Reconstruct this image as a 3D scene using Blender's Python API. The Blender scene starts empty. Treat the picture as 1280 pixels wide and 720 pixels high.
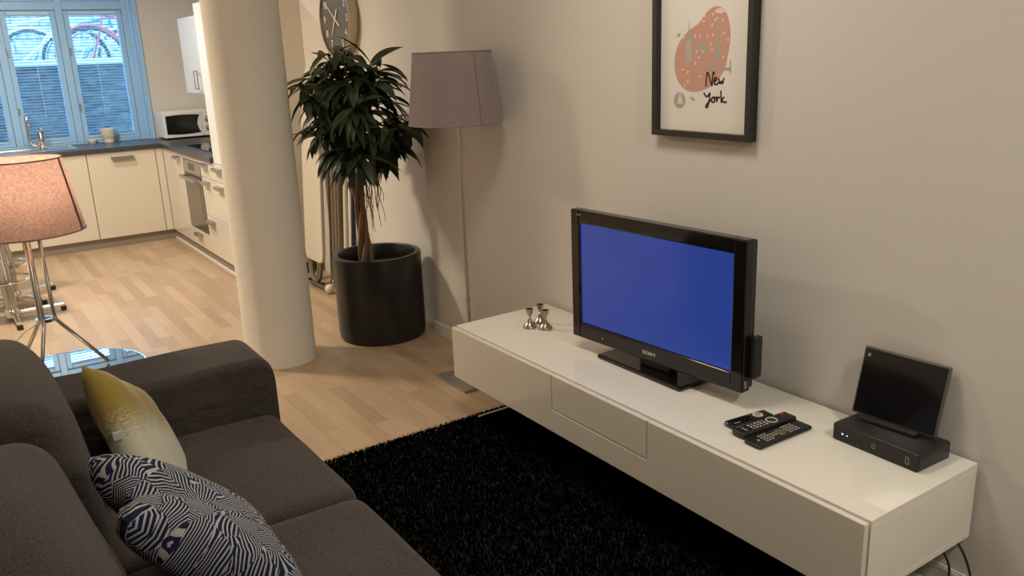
import bpy, bmesh, math, random
from math import pi, sin, cos, radians, sqrt
from mathutils import Vector, Matrix, noise
random.seed(7)
SC = bpy.context.scene
COL = SC.collection

# ------------------------------------------------------------------ materials
def new_mat(name):
    m = bpy.data.materials.new(name); m.use_nodes = True
    nt = m.node_tree
    return m, nt, nt.nodes.get('Principled BSDF')
def N(nt, t, **kw):
    n = nt.nodes.new(t)
    for k, v in kw.items(): setattr(n, k, v)
    return n
def mathn(nt, op, a, b=None):
    n = nt.nodes.new('ShaderNodeMath'); n.operation = op
    for i, v in enumerate((a, b)):
        if v is None: continue
        if isinstance(v, (int, float)): n.inputs[i].default_value = v
        else: nt.links.new(v, n.inputs[i])
    return n.outputs[0]
def s2l(c):
    return tuple((v/12.92 if v <= .04045 else ((v+.055)/1.055)**2.4) for v in (x/255 for x in c))
def mat(name, col, rough=.5, metal=0., spec=.5, var=0., vscale=8, bump=0., bscale=60, coat=0., emit=None, estr=0, stretch=None):
    """plain surface with a little procedural variation and bump"""
    m, nt, b = new_mat(name)
    b.inputs['Base Color'].default_value = (*col, 1)
    b.inputs['Roughness'].default_value = rough
    b.inputs['Metallic'].default_value = metal
    b.inputs['Specular IOR Level'].default_value = spec
    if coat:
        b.inputs['Coat Weight'].default_value = coat; b.inputs['Coat Roughness'].default_value = .04
    tc = N(nt, 'ShaderNodeTexCoord'); src = tc.outputs['Object']
    if stretch:
        mp = N(nt, 'ShaderNodeMapping'); mp.inputs['Scale'].default_value = stretch
        nt.links.new(src, mp.inputs[0]); src = mp.outputs[0]
    if var:
        n = N(nt, 'ShaderNodeTexNoise'); n.inputs['Scale'].default_value = vscale; n.inputs['Detail'].default_value = 4
        nt.links.new(src, n.inputs['Vector'])
        mx = N(nt, 'ShaderNodeMix', data_type='RGBA')
        mx.inputs[6].default_value = (*[c*(1-var) for c in col], 1)
        mx.inputs[7].default_value = (*[min(1, c*(1+var)) for c in col], 1)
        nt.links.new(n.outputs[0], mx.inputs[0]); nt.links.new(mx.outputs[2], b.inputs['Base Color'])
    if bump:
        n = N(nt, 'ShaderNodeTexNoise'); n.inputs['Scale'].default_value = bscale; n.inputs['Detail'].default_value = 3
        nt.links.new(src, n.inputs['Vector'])
        bp = N(nt, 'ShaderNodeBump'); bp.inputs['Strength'].default_value = bump; bp.inputs['Distance'].default_value = .01
        nt.links.new(n.outputs[0], bp.inputs['Height']); nt.links.new(bp.outputs[0], b.inputs['Normal'])
    if emit:
        b.inputs['Emission Color'].default_value = (*emit, 1); b.inputs['Emission Strength'].default_value = estr
    return m

def fabric(name, c1, c2, weave=900, rough=.95, sheen=.3, trans=0., wrinkle=0.):
    m, nt, b = new_mat(name)
    tc = N(nt, 'ShaderNodeTexCoord')
    n = N(nt, 'ShaderNodeTexNoise'); n.inputs['Scale'].default_value = weave*.35; n.inputs['Detail'].default_value = 2
    nt.links.new(tc.outputs['Object'], n.inputs['Vector'])
    n2 = N(nt, 'ShaderNodeTexNoise'); n2.inputs['Scale'].default_value = 3
    nt.links.new(tc.outputs['Object'], n2.inputs['Vector'])
    f = mathn(nt, 'ADD', mathn(nt, 'MULTIPLY', n.outputs[0], .75), mathn(nt, 'MULTIPLY', n2.outputs[0], .25))
    r = N(nt, 'ShaderNodeValToRGB'); r.color_ramp.elements[0].position = .35; r.color_ramp.elements[1].position = .65
    r.color_ramp.elements[0].color = (*c1, 1); r.color_ramp.elements[1].color = (*c2, 1)
    nt.links.new(f, r.inputs[0]); nt.links.new(r.outputs[0], b.inputs['Base Color'])
    b.inputs['Roughness'].default_value = rough; b.inputs['Specular IOR Level'].default_value = .15
    b.inputs['Sheen Weight'].default_value = sheen; b.inputs['Sheen Roughness'].default_value = .5
    bp = N(nt, 'ShaderNodeBump'); bp.inputs['Strength'].default_value = .35; bp.inputs['Distance'].default_value = .002
    nt.links.new(n.outputs[0], bp.inputs['Height']); nt.links.new(bp.outputs[0], b.inputs['Normal'])
    if wrinkle:
        mp = N(nt, 'ShaderNodeMapping'); mp.inputs['Scale'].default_value = (2.5, 7, 13); nt.links.new(tc.outputs['Object'], mp.inputs[0])
        n3 = N(nt, 'ShaderNodeTexNoise'); n3.inputs['Scale'].default_value = 1.3; n3.inputs['Detail'].default_value = 2; n3.inputs['Distortion'].default_value = .6
        nt.links.new(mp.outputs[0], n3.inputs['Vector'])
        b2 = N(nt, 'ShaderNodeBump'); b2.inputs['Strength'].default_value = wrinkle; b2.inputs['Distance'].default_value = .02
        nt.links.new(n3.outputs[0], b2.inputs['Height']); nt.links.new(bp.outputs[0], b2.inputs['Normal']); nt.links.new(b2.outputs[0], b.inputs['Normal'])
    if trans:
        out = nt.nodes['Material Output']
        tr = N(nt, 'ShaderNodeBsdfTranslucent'); nt.links.new(r.outputs[0], tr.inputs[0])
        mx = N(nt, 'ShaderNodeMixShader'); mx.inputs[0].default_value = trans
        nt.links.new(b.outputs[0], mx.inputs[1]); nt.links.new(tr.outputs[0], mx.inputs[2]); nt.links.new(mx.outputs[0], out.inputs[0])
    return m

def oak_floor():
    m, nt, b = new_mat('oak_parquet')
    tc = N(nt, 'ShaderNodeTexCoord'); sp = N(nt, 'ShaderNodeSeparateXYZ'); nt.links.new(tc.outputs['Object'], sp.inputs[0])
    X, Y = sp.outputs[0], sp.outputs[1]
    ys = mathn(nt, 'DIVIDE', Y, .071); row = mathn(nt, 'FLOOR', ys)
    wn = N(nt, 'ShaderNodeTexWhiteNoise', noise_dimensions='1D'); nt.links.new(row, wn.inputs['W'])
    xs = mathn(nt, 'ADD', mathn(nt, 'DIVIDE', X, .52), mathn(nt, 'MULTIPLY', wn.outputs[0], 9.7)); colm = mathn(nt, 'FLOOR', xs)
    cb = N(nt, 'ShaderNodeCombineXYZ'); nt.links.new(row, cb.inputs[0]); nt.links.new(colm, cb.inputs[1])
    w2 = N(nt, 'ShaderNodeTexWhiteNoise', noise_dimensions='2D'); nt.links.new(cb.outputs[0], w2.inputs['Vector'])
    # grain
    g = N(nt, 'ShaderNodeCombineXYZ')
    nt.links.new(mathn(nt, 'ADD', mathn(nt, 'MULTIPLY', X, 2.2), mathn(nt, 'MULTIPLY', w2.outputs[0], 40)), g.inputs[0])
    nt.links.new(mathn(nt, 'MULTIPLY', Y, 26), g.inputs[1])
    nz = N(nt, 'ShaderNodeTexNoise'); nz.inputs['Scale'].default_value = 1.6; nz.inputs['Detail'].default_value = 6; nz.inputs['Distortion'].default_value = 1.4
    nt.links.new(g.outputs[0], nz.inputs['Vector'])
    ring = mathn(nt, 'FRACT', mathn(nt, 'MULTIPLY', nz.outputs[0], 9))
    f = mathn(nt, 'ADD', mathn(nt, 'MULTIPLY', w2.outputs[0], .5), mathn(nt, 'MULTIPLY', ring, .26))
    f = mathn(nt, 'ADD', f, mathn(nt, 'MULTIPLY', nz.outputs[0], .2))
    r = N(nt, 'ShaderNodeValToRGB'); e = r.color_ramp.elements
    e[0].position = .1; e[0].color = (.34, .235, .145, 1); e[1].position = .95; e[1].color = (.54, .41, .285, 1)
    k = e.new(.5); k.color = (.455, .33, .215, 1)
    nt.links.new(f, r.inputs[0])
    s1 = mathn(nt, 'LESS_THAN', mathn(nt, 'FRACT', ys), .018)
    s2 = mathn(nt, 'LESS_THAN', mathn(nt, 'FRACT', xs), .0035)
    s3 = mathn(nt, 'LESS_THAN', mathn(nt, 'FRACT', mathn(nt, 'DIVIDE', Y, .213)), .012)
    sm = mathn(nt, 'MAXIMUM', mathn(nt, 'MULTIPLY', mathn(nt, 'MAXIMUM', s1, s2), .35), mathn(nt, 'MULTIPLY', s3, .7))
    mx = N(nt, 'ShaderNodeMix', data_type='RGBA'); nt.links.new(sm, mx.inputs[0]); nt.links.new(r.outputs[0], mx.inputs[6]); mx.inputs[7].default_value = (.24, .14, .07, 1)
    nt.links.new(mx.outputs[2], b.inputs['Base Color'])
    b.inputs['Roughness'].default_value = .33; b.inputs['Specular IOR Level'].default_value = .4
    return m

def brick_mat(name, c1, c2, mortar, scale, bw=.5, rh=.25):
    m, nt, b = new_mat(name)
    tc = N(nt, 'ShaderNodeTexCoord'); sp = N(nt, 'ShaderNodeSeparateXYZ'); nt.links.new(tc.outputs['Object'], sp.inputs[0])
    cb = N(nt, 'ShaderNodeCombineXYZ'); nt.links.new(sp.outputs[1], cb.inputs[0]); nt.links.new(sp.outputs[2], cb.inputs[1])
    br = N(nt, 'ShaderNodeTexBrick'); nt.links.new(cb.outputs[0], br.inputs['Vector'])
    br.inputs['Color1'].default_value = (*c1, 1); br.inputs['Color2'].default_value = (*c2, 1); br.inputs['Mortar'].default_value = (*mortar, 1)
    br.inputs['Scale'].default_value = scale; br.inputs['Mortar Size'].default_value = .025
    br.inputs['Brick Width'].default_value = bw; br.inputs['Row Height'].default_value = rh
    n = N(nt, 'ShaderNodeTexNoise'); n.inputs['Scale'].default_value = 14; n.inputs['Detail'].default_value = 5; nt.links.new(cb.outputs[0], n.inputs['Vector'])
    mx = N(nt, 'ShaderNodeMix', data_type='RGBA', blend_type='MULTIPLY'); mx.inputs[0].default_value = .8
    rr = N(nt, 'ShaderNodeValToRGB'); rr.color_ramp.elements[0].color = (.35, .35, .35, 1); rr.color_ramp.elements[0].position = .3; rr.color_ramp.elements[1].position = .65
    nt.links.new(n.outputs[0], rr.inputs[0]); nt.links.new(br.outputs[0], mx.inputs[6]); nt.links.new(rr.outputs[0], mx.inputs[7])
    nt.links.new(mx.outputs[2], b.inputs['Base Color']); b.inputs['Roughness'].default_value = .9
    return m

def pane_mat(name, ior=1.45, tint=(1, 1, 1)):
    m, nt, b = new_mat(name); nt.nodes.remove(b)
    out = nt.nodes['Material Output']
    fr = N(nt, 'ShaderNodeFresnel'); fr.inputs[0].default_value = ior
    t = N(nt, 'ShaderNodeBsdfTransparent'); t.inputs[0].default_value = (*tint, 1)
    g = N(nt, 'ShaderNodeBsdfGlossy'); g.inputs['Roughness'].default_value = .02
    geo = N(nt, 'ShaderNodeNewGeometry')
    mx = N(nt, 'ShaderNodeMixShader'); nt.links.new(mathn(nt, 'MULTIPLY', fr.outputs[0], mathn(nt, 'SUBTRACT', 1., geo.outputs['Backfacing'])), mx.inputs[0]); nt.links.new(t.outputs[0], mx.inputs[1]); nt.links.new(g.outputs[0], mx.inputs[2])
    nt.links.new(mx.outputs[0], out.inputs[0])
    return m

def navy_pattern():
    m, nt, b = new_mat('navy_leaf_print')
    uv = N(nt, 'ShaderNodeTexCoord')
    nz = N(nt, 'ShaderNodeTexNoise'); nz.inputs['Scale'].default_value = 5; nt.links.new(uv.outputs['UV'], nz.inputs['Vector'])
    wob = N(nt, 'ShaderNodeMix', data_type='RGBA', blend_type='LINEAR_LIGHT'); wob.inputs[0].default_value = .035
    nt.links.new(uv.outputs['UV'], wob.inputs[6]); nt.links.new(nz.outputs['Color'], wob.inputs[7])
    sp = N(nt, 'ShaderNodeSeparateXYZ'); nt.links.new(wob.outputs[2], sp.inputs[0])
    K = 7.4
    u = mathn(nt, 'MULTIPLY', sp.outputs[0], K); v = mathn(nt, 'MULTIPLY', sp.outputs[1], K*1.1)
    # triangular cells: two families of diagonals
    a = mathn(nt, 'ADD', u, mathn(nt, 'MULTIPLY', v, .55)); c = mathn(nt, 'SUBTRACT', u, mathn(nt, 'MULTIPLY', v, .55))
    ca = mathn(nt, 'FLOOR', a); cc = mathn(nt, 'FLOOR', c); cv = mathn(nt, 'FLOOR', v)
    cb = N(nt, 'ShaderNodeCombineXYZ'); nt.links.new(ca, cb.inputs[0]); nt.links.new(cc, cb.inputs[1]); nt.links.new(cv, cb.inputs[2])
    wn = N(nt, 'ShaderNodeTexWhiteNoise', noise_dimensions='3D'); nt.links.new(cb.outputs[0], wn.inputs['Vector'])
    ang = mathn(nt, 'MULTIPLY', wn.outputs[0], 2*pi)
    fa = mathn(nt, 'FRACT', a); fc = mathn(nt, 'FRACT', c)
    curve = mathn(nt, 'MULTIPLY', mathn(nt, 'MULTIPLY', fa, fc), .5)
    d = mathn(nt, 'ADD', mathn(nt, 'MULTIPLY', u, mathn(nt, 'COSINE', ang)), mathn(nt, 'MULTIPLY', v, mathn(nt, 'SINE', ang)))
    st = mathn(nt, 'SINE', mathn(nt, 'MULTIPLY', mathn(nt, 'ADD', d, curve), 46))
    f = mathn(nt, 'GREATER_THAN', st, .38)
    mx = N(nt, 'ShaderNodeMix', data_type='RGBA'); nt.links.new(f, mx.inputs[0])
    mx.inputs[6].default_value = (.016, .020, .052, 1); mx.inputs[7].default_value = (.40, .40, .39, 1)
    nt.links.new(mx.outputs[2], b.inputs['Base Color']); b.inputs['Roughness'].default_value = .95; b.inputs['Specular IOR Level'].default_value = .1
    return m

def gold_fade():
    m, nt, b = new_mat('gold_to_grey_velvet')
    uv = N(nt, 'ShaderNodeTexCoord'); sp = N(nt, 'ShaderNodeSeparateXYZ'); nt.links.new(uv.outputs['UV'], sp.inputs[0])
    nz = N(nt, 'ShaderNodeTexNoise'); nz.inputs['Scale'].default_value = 70; nz.inputs['Detail'].default_value = 3; nt.links.new(uv.outputs['UV'], nz.inputs['Vector'])
    f = mathn(nt, 'ADD', sp.outputs[1], mathn(nt, 'MULTIPLY', mathn(nt, 'SUBTRACT', nz.outputs[0], .5), .5))
    r = N(nt, 'ShaderNodeValToRGB'); e = r.color_ramp.elements
    e[0].position = .50; e[0].color = (.47, .46, .36, 1); e[1].position = .68; e[1].color = (.27, .19, .03, 1)
    nt.links.new(f, r.inputs[0]); nt.links.new(r.outputs[0], b.inputs['Base Color'])
    b.inputs['Roughness'].default_value = .7; b.inputs['Sheen Weight'].default_value = .4; b.inputs['Specular IOR Level'].default_value = .2
    return m

M = {}
M['wall'] = mat('wall_paint', (.665, .632, .585), .85, spec=.25, bump=.05, bscale=260)
M['ceiling'] = mat('ceiling_paint', (.78, .76, .72), .9)
M['column'] = mat('column_plaster', (.70, .66, .58), .85, spec=.2, bump=.25, bscale=45)
M['trim'] = mat('white_trim', (.74, .72, .68), .5)
M['floor'] = oak_floor()
M['gloss_white'] = mat('glossy_white_lacquer', (.80, .77, .69), .035, spec=.5)
M['gloss_front'] = mat('glossy_cream_front', (.72, .68, .60), .07, spec=.5)
M['cab'] = mat('cream_cabinet_lacquer', (.70, .65, .555), .18, spec=.5)
M['carcass'] = mat('cabinet_carcass', (.70, .64, .54), .5)
M['kick'] = mat('grey_plinth', (.30, .27, .23), .5)
M['worktop'] = mat('dark_worktop', (.055, .058, .065), .32, spec=.5, var=.3, vscale=60)
M['black_gloss'] = mat('black_gloss_plastic', (.006, .006, .007), .08, spec=.5)
M['black_satin'] = mat('black_satin_plastic', (.012, .012, .012), .38)
M['black_matte'] = mat('black_matte', (.012, .012, .012), .6, bump=.1, bscale=300)
M['grey_plastic'] = mat('grey_plastic', (.09, .085, .08), .4)
M['chrome'] = mat('chrome', (.75, .74, .72), .12, metal=1)
M['steel'] = mat('brushed_steel', (.50, .48, .45), .3, metal=1, var=.12, vscale=40, stretch=(1, 1, 8))
M['pewter'] = mat('aged_silver', (.36, .31, .26), .26, metal=1, var=.35, vscale=60)
M['oven_glass'] = mat('bronze_oven_glass', (.10, .085, .06), .1, spec=.6)
M['white_plastic'] = mat('white_plastic', (.80, .79, .77), .3)
M['porcelain'] = mat('white_porcelain', (.75, .72, .66), .25)
M['win_daylight_tint'] = mat('daylight_tinted_window', (.33, .58, .88), .35)  # blue daylight cast put into the frame and casing colour
M['slat'] = mat('pale_blue_slat', (.50, .72, .90), .5)
M['pane'] = pane_mat('window_glass')
M['picture_glass'] = pane_mat('picture_glass', 1.35)
M['sofa'] = fabric('brown_grey_sofa_fabric', (.031, .0245, .022), (.080, .064, .057), 800, sheen=.08, wrinkle=.5)
M['shade_grey'] = fabric('mauve_grey_linen', (.25, .20, .195), (.33, .265, .26), 500, trans=.2)
M['shade_pink'] = fabric('dusty_pink_linen', (.30, .185, .155), (.42, .28, .235), 300, trans=.33)
M['shade_seam'] = mat('shade_seam', (.15, .115, .11), .9)
M['dark_band'] = mat('dark_seam_ribbon', (.10, .06, .055), .9)
M['shade_in'] = mat('white_shade_lining', (.85, .80, .72), .9)
M['pot'] = mat('black_glazed_pot', (.012, .011, .010), .3, spec=.45, var=.3, vscale=7, bump=.05, bscale=20)
M['soil'] = mat('soil', (.012, .009, .007), .95, bump=.8, bscale=60)
M['bark'] = mat('brown_bark', (.20, .115, .06), .7, var=.4, vscale=30, bump=.4, bscale=60)
M['root'] = mat('dry_root', (.16, .09, .05), .8)
M['leaf'] = mat('dark_green_leaf', (.030, .050, .020), .42, spec=.45, var=.55, vscale=9)
M['rug_base'] = mat('rug_backing', (.0015, .0015, .0015), .95)
M['pile'] = mat('black_pile', (.0011, .00105, .0011), 1., spec=0., var=.5, vscale=5)
M['paper'] = mat('poster_paper', (.80, .765, .71), .7)
M['print_pink'] = mat('poster_pink', (.60, .33, .25), .8)
M['print_ink'] = mat('poster_ink', (.045, .018, .018), .8)
M['print_grey'] = mat('poster_grey_green', (.42, .40, .34), .8)
M['print_pale'] = mat('poster_pale', (.74, .66, .58), .8)
M['clock_face'] = mat('grey_clock_face', (.10, .095, .088), .45)
M['clock_rim'] = mat('brushed_brass_rim', (.46, .38, .29), .38, metal=1)
M['white_paint'] = mat('white_mark', (.80, .78, .74), .6)
M['iron_cover'] = mat('pale_ironing_cover', (.66, .62, .54), .85, var=.12, vscale=90, bump=.5, bscale=130)
M['rack'] = mat('grey_brown_tube', (.20, .165, .125), .45)
M['navy'] = mat('navy_plastic', (.012, .014, .045), .35)
M['ivory'] = mat('ivory_plastic', (.70, .64, .52), .4)
M['mirror'] = mat('mirror_glass', (.80, .84, .86), .015, metal=1)
M['stool_seat'] = mat('dark_stool_seat', (.03, .022, .018), .5)
M['gold'] = gold_fade(); M['navy_print'] = navy_pattern()
M['tag'] = mat('care_tag', (.6, .6, .55), .8)
M['screen'] = None
M['brick'] = brick_mat('dark_well_brick', (.07, .075, .08), (.16, .165, .17), (.12, .12, .125), 6.5, .5, .26)
M['stone'] = brick_mat('pale_stone_wall', (.52, .52, .50), (.72, .72, .70), (.22, .22, .22), 2.6, .8, .42)
M['pavement'] = mat('pavement', (.55, .55, .54), .8, var=.2, vscale=6)
M['stone_cap'] = mat('stone_cap', (.72, .74, .75), .7, var=.15, vscale=7)
M['tyre'] = mat('tyre', (.06, .065, .07), .7)
M['fender_pale'] = mat('pale_fender', (.85, .85, .83), .4)
M['bike_red'] = mat('red_bicycle_paint', (.55, .09, .10), .35)
M['bike_blue'] = mat('blue_bicycle_paint', (.06, .16, .40), .35)
M['bike_white'] = mat('white_bicycle_paint', (.75, .77, .78), .35)
M['led_green'] = mat('green_light', (.05, .3, .1), .4, emit=(.2, 1, .55), estr=3)
M['led_blue'] = mat('blue_light', (.05, .1, .4), .4, emit=(.3, .5, 1), estr=3)
M['bulb'] = mat('lit_bulb', (1, .9, .7), .4, emit=(1, .74, .42), estr=8)
M['red_key'] = mat('red_key', (.45, .03, .02), .5)
M['key_grey'] = mat('grey_key', (.34, .31, .27), .5)
M['key_white'] = mat('white_key_print', (.55, .53, .50), .5)

def screen_mat():
    m, nt, b = new_mat('lit_blue_screen')
    b.inputs['Base Color'].default_value = (.004, .004, .01, 1); b.inputs['Roughness'].default_value = .16; b.inputs['Specular IOR Level'].default_value = .5
    b.inputs['Emission Color'].default_value = (.014, .034, .18, 1); b.inputs['Emission Strength'].default_value = 1.0
    return m
M['screen'] = screen_mat()

# ------------------------------------------------------------------ mesh builder
class MB:
    def __init__(s): s.v = []; s.f = []; s.uv = None
    def add(s, vs, fs):
        o = len(s.v); s.v += [tuple(v) for v in vs]; s.f += [tuple(i+o for i in f) for f in fs]; return s
    def box(s, x0, x1, y0, y1, z0, z1):
        return s.add([(x0,y0,z0),(x1,y0,z0),(x1,y1,z0),(x0,y1,z0),(x0,y0,z1),(x1,y0,z1),(x1,y1,z1),(x0,y1,z1)],
                     [(3,2,1,0),(4,5,6,7),(0,1,5,4),(1,2,6,5),(2,3,7,6),(3,0,4,7)])
    def bbox(s, x0, x1, y0, y1, z0, z1, b=.004, seg=2):
        bm = bmesh.new(); bmesh.ops.create_cube(bm, size=1)
        for v in bm.verts: v.co = ((x0+x1)/2+v.co.x*(x1-x0), (y0+y1)/2+v.co.y*(y1-y0), (z0+z1)/2+v.co.z*(z1-z0))
        bmesh.ops.bevel(bm, geom=bm.edges[:], offset=min(b, .49*min(x1-x0, y1-y0, z1-z0)), segments=seg, profile=.5, affect='EDGES')
        return s.addbm(bm)
    def addbm(s, bm, mtx=None):
        bm.verts.index_update()
        s.add([tuple(mtx @ v.co if mtx else v.co) for v in bm.verts], [[v.index for v in f.verts] for f in bm.faces]); bm.free(); return s
    def lathe(s, prof, c=(0, 0, 0), seg=32, axis='z'):
        vs = []; n = len(prof)
        for k in range(seg):
            a = 2*pi*k/seg
            for r, z in prof:
                if axis == 'z': vs.append((c[0]+r*cos(a), c[1]+r*sin(a), c[2]+z))
                elif axis == 'y': vs.append((c[0]+r*cos(a), c[1]+z, c[2]-r*sin(a)))
                else: vs.append((c[0]+z, c[1]+r*cos(a), c[2]+r*sin(a)))
        fs = []
        for k in range(seg):
            k2 = (k+1) % seg
            for i in range(n-1): fs.append((k*n+i, k2*n+i, k2*n+i+1, k*n+i+1))
        s.add(vs, fs); return s
    def tube(s, pts, r, seg=10, cap=True, closed=False):
        pts = [Vector(p) for p in pts]; n = len(pts); vs = []; fs = []
        up = None
        for i, p in enumerate(pts):
            if closed: t = pts[(i+1) % n]-pts[i-1]
            else: t = (pts[min(i+1, n-1)]-pts[max(i-1, 0)])
            if t.length < 1e-9: t = Vector((0, 0, 1))
            t.normalize()
            if up is None:
                up = t.cross(Vector((0, 0, 1)) if abs(t.z) < .9 else Vector((1, 0, 0))).normalized()
            up = (up - t*up.dot(t)); up = up.normalized() if up.length > 1e-6 else t.orthogonal().normalized()
            w = t.cross(up); rr = r[i] if isinstance(r, (list, tuple)) else r
            for k in range(seg):
                a = 2*pi*k/seg; vs.append(tuple(p+up*cos(a)*rr+w*sin(a)*rr))
        for i in range(n if closed else n-1):
            i2 = (i+1) % n
            for k in range(seg):
                k2 = (k+1) % seg; fs.append((i*seg+k, i*seg+k2, i2*seg+k2, i2*seg+k))
        if cap and not closed:
            fs.append(tuple(range(seg))[::-1]); fs.append(tuple((n-1)*seg+k for k in range(seg)))
        return s.add(vs, fs)
    def prism(s, poly, a0, a1, plane='xz'):
        """extrude a 2-D polygon; plane gives the two axes it lies in"""
        n = len(poly)
        def P(u, v, a): return {'xz': (u, a, v), 'yz': (a, u, v), 'xy': (u, v, a)}[plane]
        vs = [P(u, v, a0) for u, v in poly]+[P(u, v, a1) for u, v in poly]
        fs = [tuple(range(n))[::-1], tuple(range(n, 2*n))]+[(i, (i+1) % n, n+(i+1) % n, n+i) for i in range(n)]
        return s.add(vs, fs)
    def xform(s, mtx): s.v = [tuple(mtx @ Vector(v)) for v in s.v]; return s

WL = {}          # world location of each root and part's root
def mesh_obj(name, mb, m, parent=None, smooth=None, world=True, sub=0, bevel=0):
    me = bpy.data.meshes.new(name)
    vs = mb.v
    if parent is not None and world:
        o = WL[parent.name]; vs = [(x-o[0], y-o[1], z-o[2]) for x, y, z in vs]
    me.from_pydata(vs, [], mb.f); me.validate()
    bm = bmesh.new(); bm.from_mesh(me); bmesh.ops.recalc_face_normals(bm, faces=bm.faces); bm.to_mesh(me); bm.free()
    if mb.uv:
        l = me.uv_layers.new(name='UVMap')
        for lp in me.loops: l.data[lp.index].uv = mb.uv[lp.vertex_index]
    me.materials.append(m)
    o = bpy.data.objects.new(name, me); COL.objects.link(o)
    if parent is not None:
        o.parent = parent; WL[o.name] = WL[parent.name]
    else: WL[o.name] = (0, 0, 0)
    if bevel:
        b = o.modifiers.new('edge', 'BEVEL'); b.width = bevel; b.segments = 2; b.limit_method = 'ANGLE'; b.angle_limit = radians(40)
    if sub:
        b = o.modifiers.new('smooth', 'SUBSURF'); b.levels = sub; b.render_levels = sub
    if smooth:
        me.polygons.foreach_set('use_smooth', [True]*len(me.polygons))
        if smooth != 'all':
            try:
                bm = bmesh.new(); bm.from_mesh(me)
                for e in bm.edges:
                    if len(e.link_faces) == 2 and e.calc_face_angle(0) > radians(40): e.smooth = False
                bm.to_mesh(me); bm.free()
            except Exception: pass
    return o
def thing(name, label, cat, loc=(0, 0, 0), rot=(0, 0, 0), group=None):
    o = bpy.data.objects.new(name, None); COL.objects.link(o); o.location = loc; o.rotation_euler = rot
    o.empty_display_size = .1
    o['label'] = label; o['category'] = cat
    if group: o['group'] = group
    WL[o.name] = tuple(loc); return o
def tag(o, label, cat, group=None):
    o['label'] = label; o['category'] = cat
    if group: o['group'] = group
    return o
def struct(name, mb, m, parent=None, **kw):
    o = mesh_obj(name, mb, m, parent, **kw)
    if parent is None: o['kind'] = 'structure'
    return o
def origin_to(o, loc):
    """move a top-level mesh's origin to its base"""
    d = Vector(loc); o.data.transform(Matrix.Translation(-d)); o.location = d; WL[o.name] = tuple(loc); return o
def dup(root, loc, rot=None, label=None, group=None):
    r = root.copy(); COL.objects.link(r); r.location = loc
    if rot is not None: r.rotation_euler = rot
    if label: r['label'] = label
    if group: r['group'] = group
    for ch in list(root.children):
        c = ch.copy(); COL.objects.link(c); c.parent = r
        for g in list(ch.children):
            d = g.copy(); COL.objects.link(d); d.parent = c
    return r
def text_mb(s, size, mtx, depth=.0006):
    cu = bpy.data.curves.new('lettering', 'FONT'); cu.body = s; cu.size = size; cu.extrude = depth; cu.align_x = 'CENTER'; cu.align_y = 'CENTER'
    o = bpy.data.objects.new('lettering', cu); COL.objects.link(o)
    bpy.context.view_layer.update()
    dg = bpy.context.evaluated_depsgraph_get(); me = bpy.data.meshes.new_from_object(o.evaluated_get(dg))
    mb = MB(); mb.add([tuple(mtx @ v.co) for v in me.vertices], [tuple(p.vertices) for p in me.polygons])
    bpy.data.objects.remove(o); bpy.data.curves.remove(cu); bpy.data.meshes.remove(me)
    return mb
def rbox(w, d, h, n=6, seg=14, bulge=0, seed=0, amp=0, freq=4, squash=(1, 1, 1)):
    """soft rounded block (cushion) centred on its base"""
    bm = bmesh.new(); bmesh.ops.create_cube(bm, size=2)
    bmesh.ops.subdivide_edges(bm, edges=bm.edges[:], cuts=seg, use_grid_fill=True)
    off = Vector((seed*7.3, seed*3.1, seed*1.7))
    m = min(w, d, h)
    for v in bm.verts:
        q = v.co.copy()
        k = (abs(q.x)**n+abs(q.y)**n+abs(q.z)**n)**(1/n)
        p = q/k
        # rounding confined to a constant radius
        R = m*.5
        def edge(t, L):
            core = max(L/2-R, 0)
            return t*R+math.copysign(core, t)*min(1, abs(t)/.35) if core > 0 else t*L/2
        P = Vector((edge(p.x, w), edge(p.y, d), edge(p.z, h)))
        fx, fy, fz = 1-(P.x/(w/2))**2, 1-(P.y/(d/2))**2, 1-(P.z/(h/2))**2
        fx, fy, fz = max(fx, 0), max(fy, 0), max(fz, 0)
        P.z += math.copysign(1, p.z)*bulge*fx*fy*squash[2] if abs(p.z) > .5 else 0
        P.y += math.copysign(1, p.y)*bulge*fx*fz*squash[1] if abs(p.y) > .5 else 0
        if amp:
            nv = noise.noise(P*freq+off); nd = P.normalized(); P += nd*amp*nv
        v.co = P + Vector((0, 0, h/2))
    mb = MB(); mb.addbm(bm); return mb

# ================================================================== SETTING
XW, YN, YF, XR, ZC = -5.75, .07, -4.7, 4.7, 2.66
struct('floor', MB().box(-6.0, XR, YF, YN, -.06, 0), M['floor'])
struct('ceiling', MB().box(-6.2, XR, YF, .3, ZC, ZC+.1), M['ceiling'])
struct('wall_back', MB().box(-1.13, XR+.1, 0, .3, 0, ZC), M['wall'])
struct('wall_niche', MB().box(-6.0, -1.13, YN, .3, 0, ZC), M['wall'])
struct('wall_right', MB().box(XR, XR+.1, YF, 0, 0, ZC), M['wall'])
struct('wall_front', MB().box(-6.0, XR+.1, YF-.1, YF, 0, ZC), M['wall'])
WY0, WY1, WZ0, WZ1 = -2.66, -.515, .885, 2.58
struct('wall_window', MB().box(-6.0, XW, YF, YN, 0, WZ0).box(-6.0, XW, YF, YN, WZ1, ZC).box(-6.0, XW, WY1+.013, YN, WZ0, WZ1).box(-6.0, XW, YF, WY0, WZ0, WZ1), M['wall'])
struct('baseboard_back', MB().box(-1.13, XR, -.012, 0, 0, .062).box(-1.13, XR, -.008, 0, .062, .068), M['trim'])
struct('trim_1', MB().box(-5.2, -3.0, -.535, -.52, 0, .014).box(-5.215, -5.2, -4.5, -.52, 0, .014), M['trim'])
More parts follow.
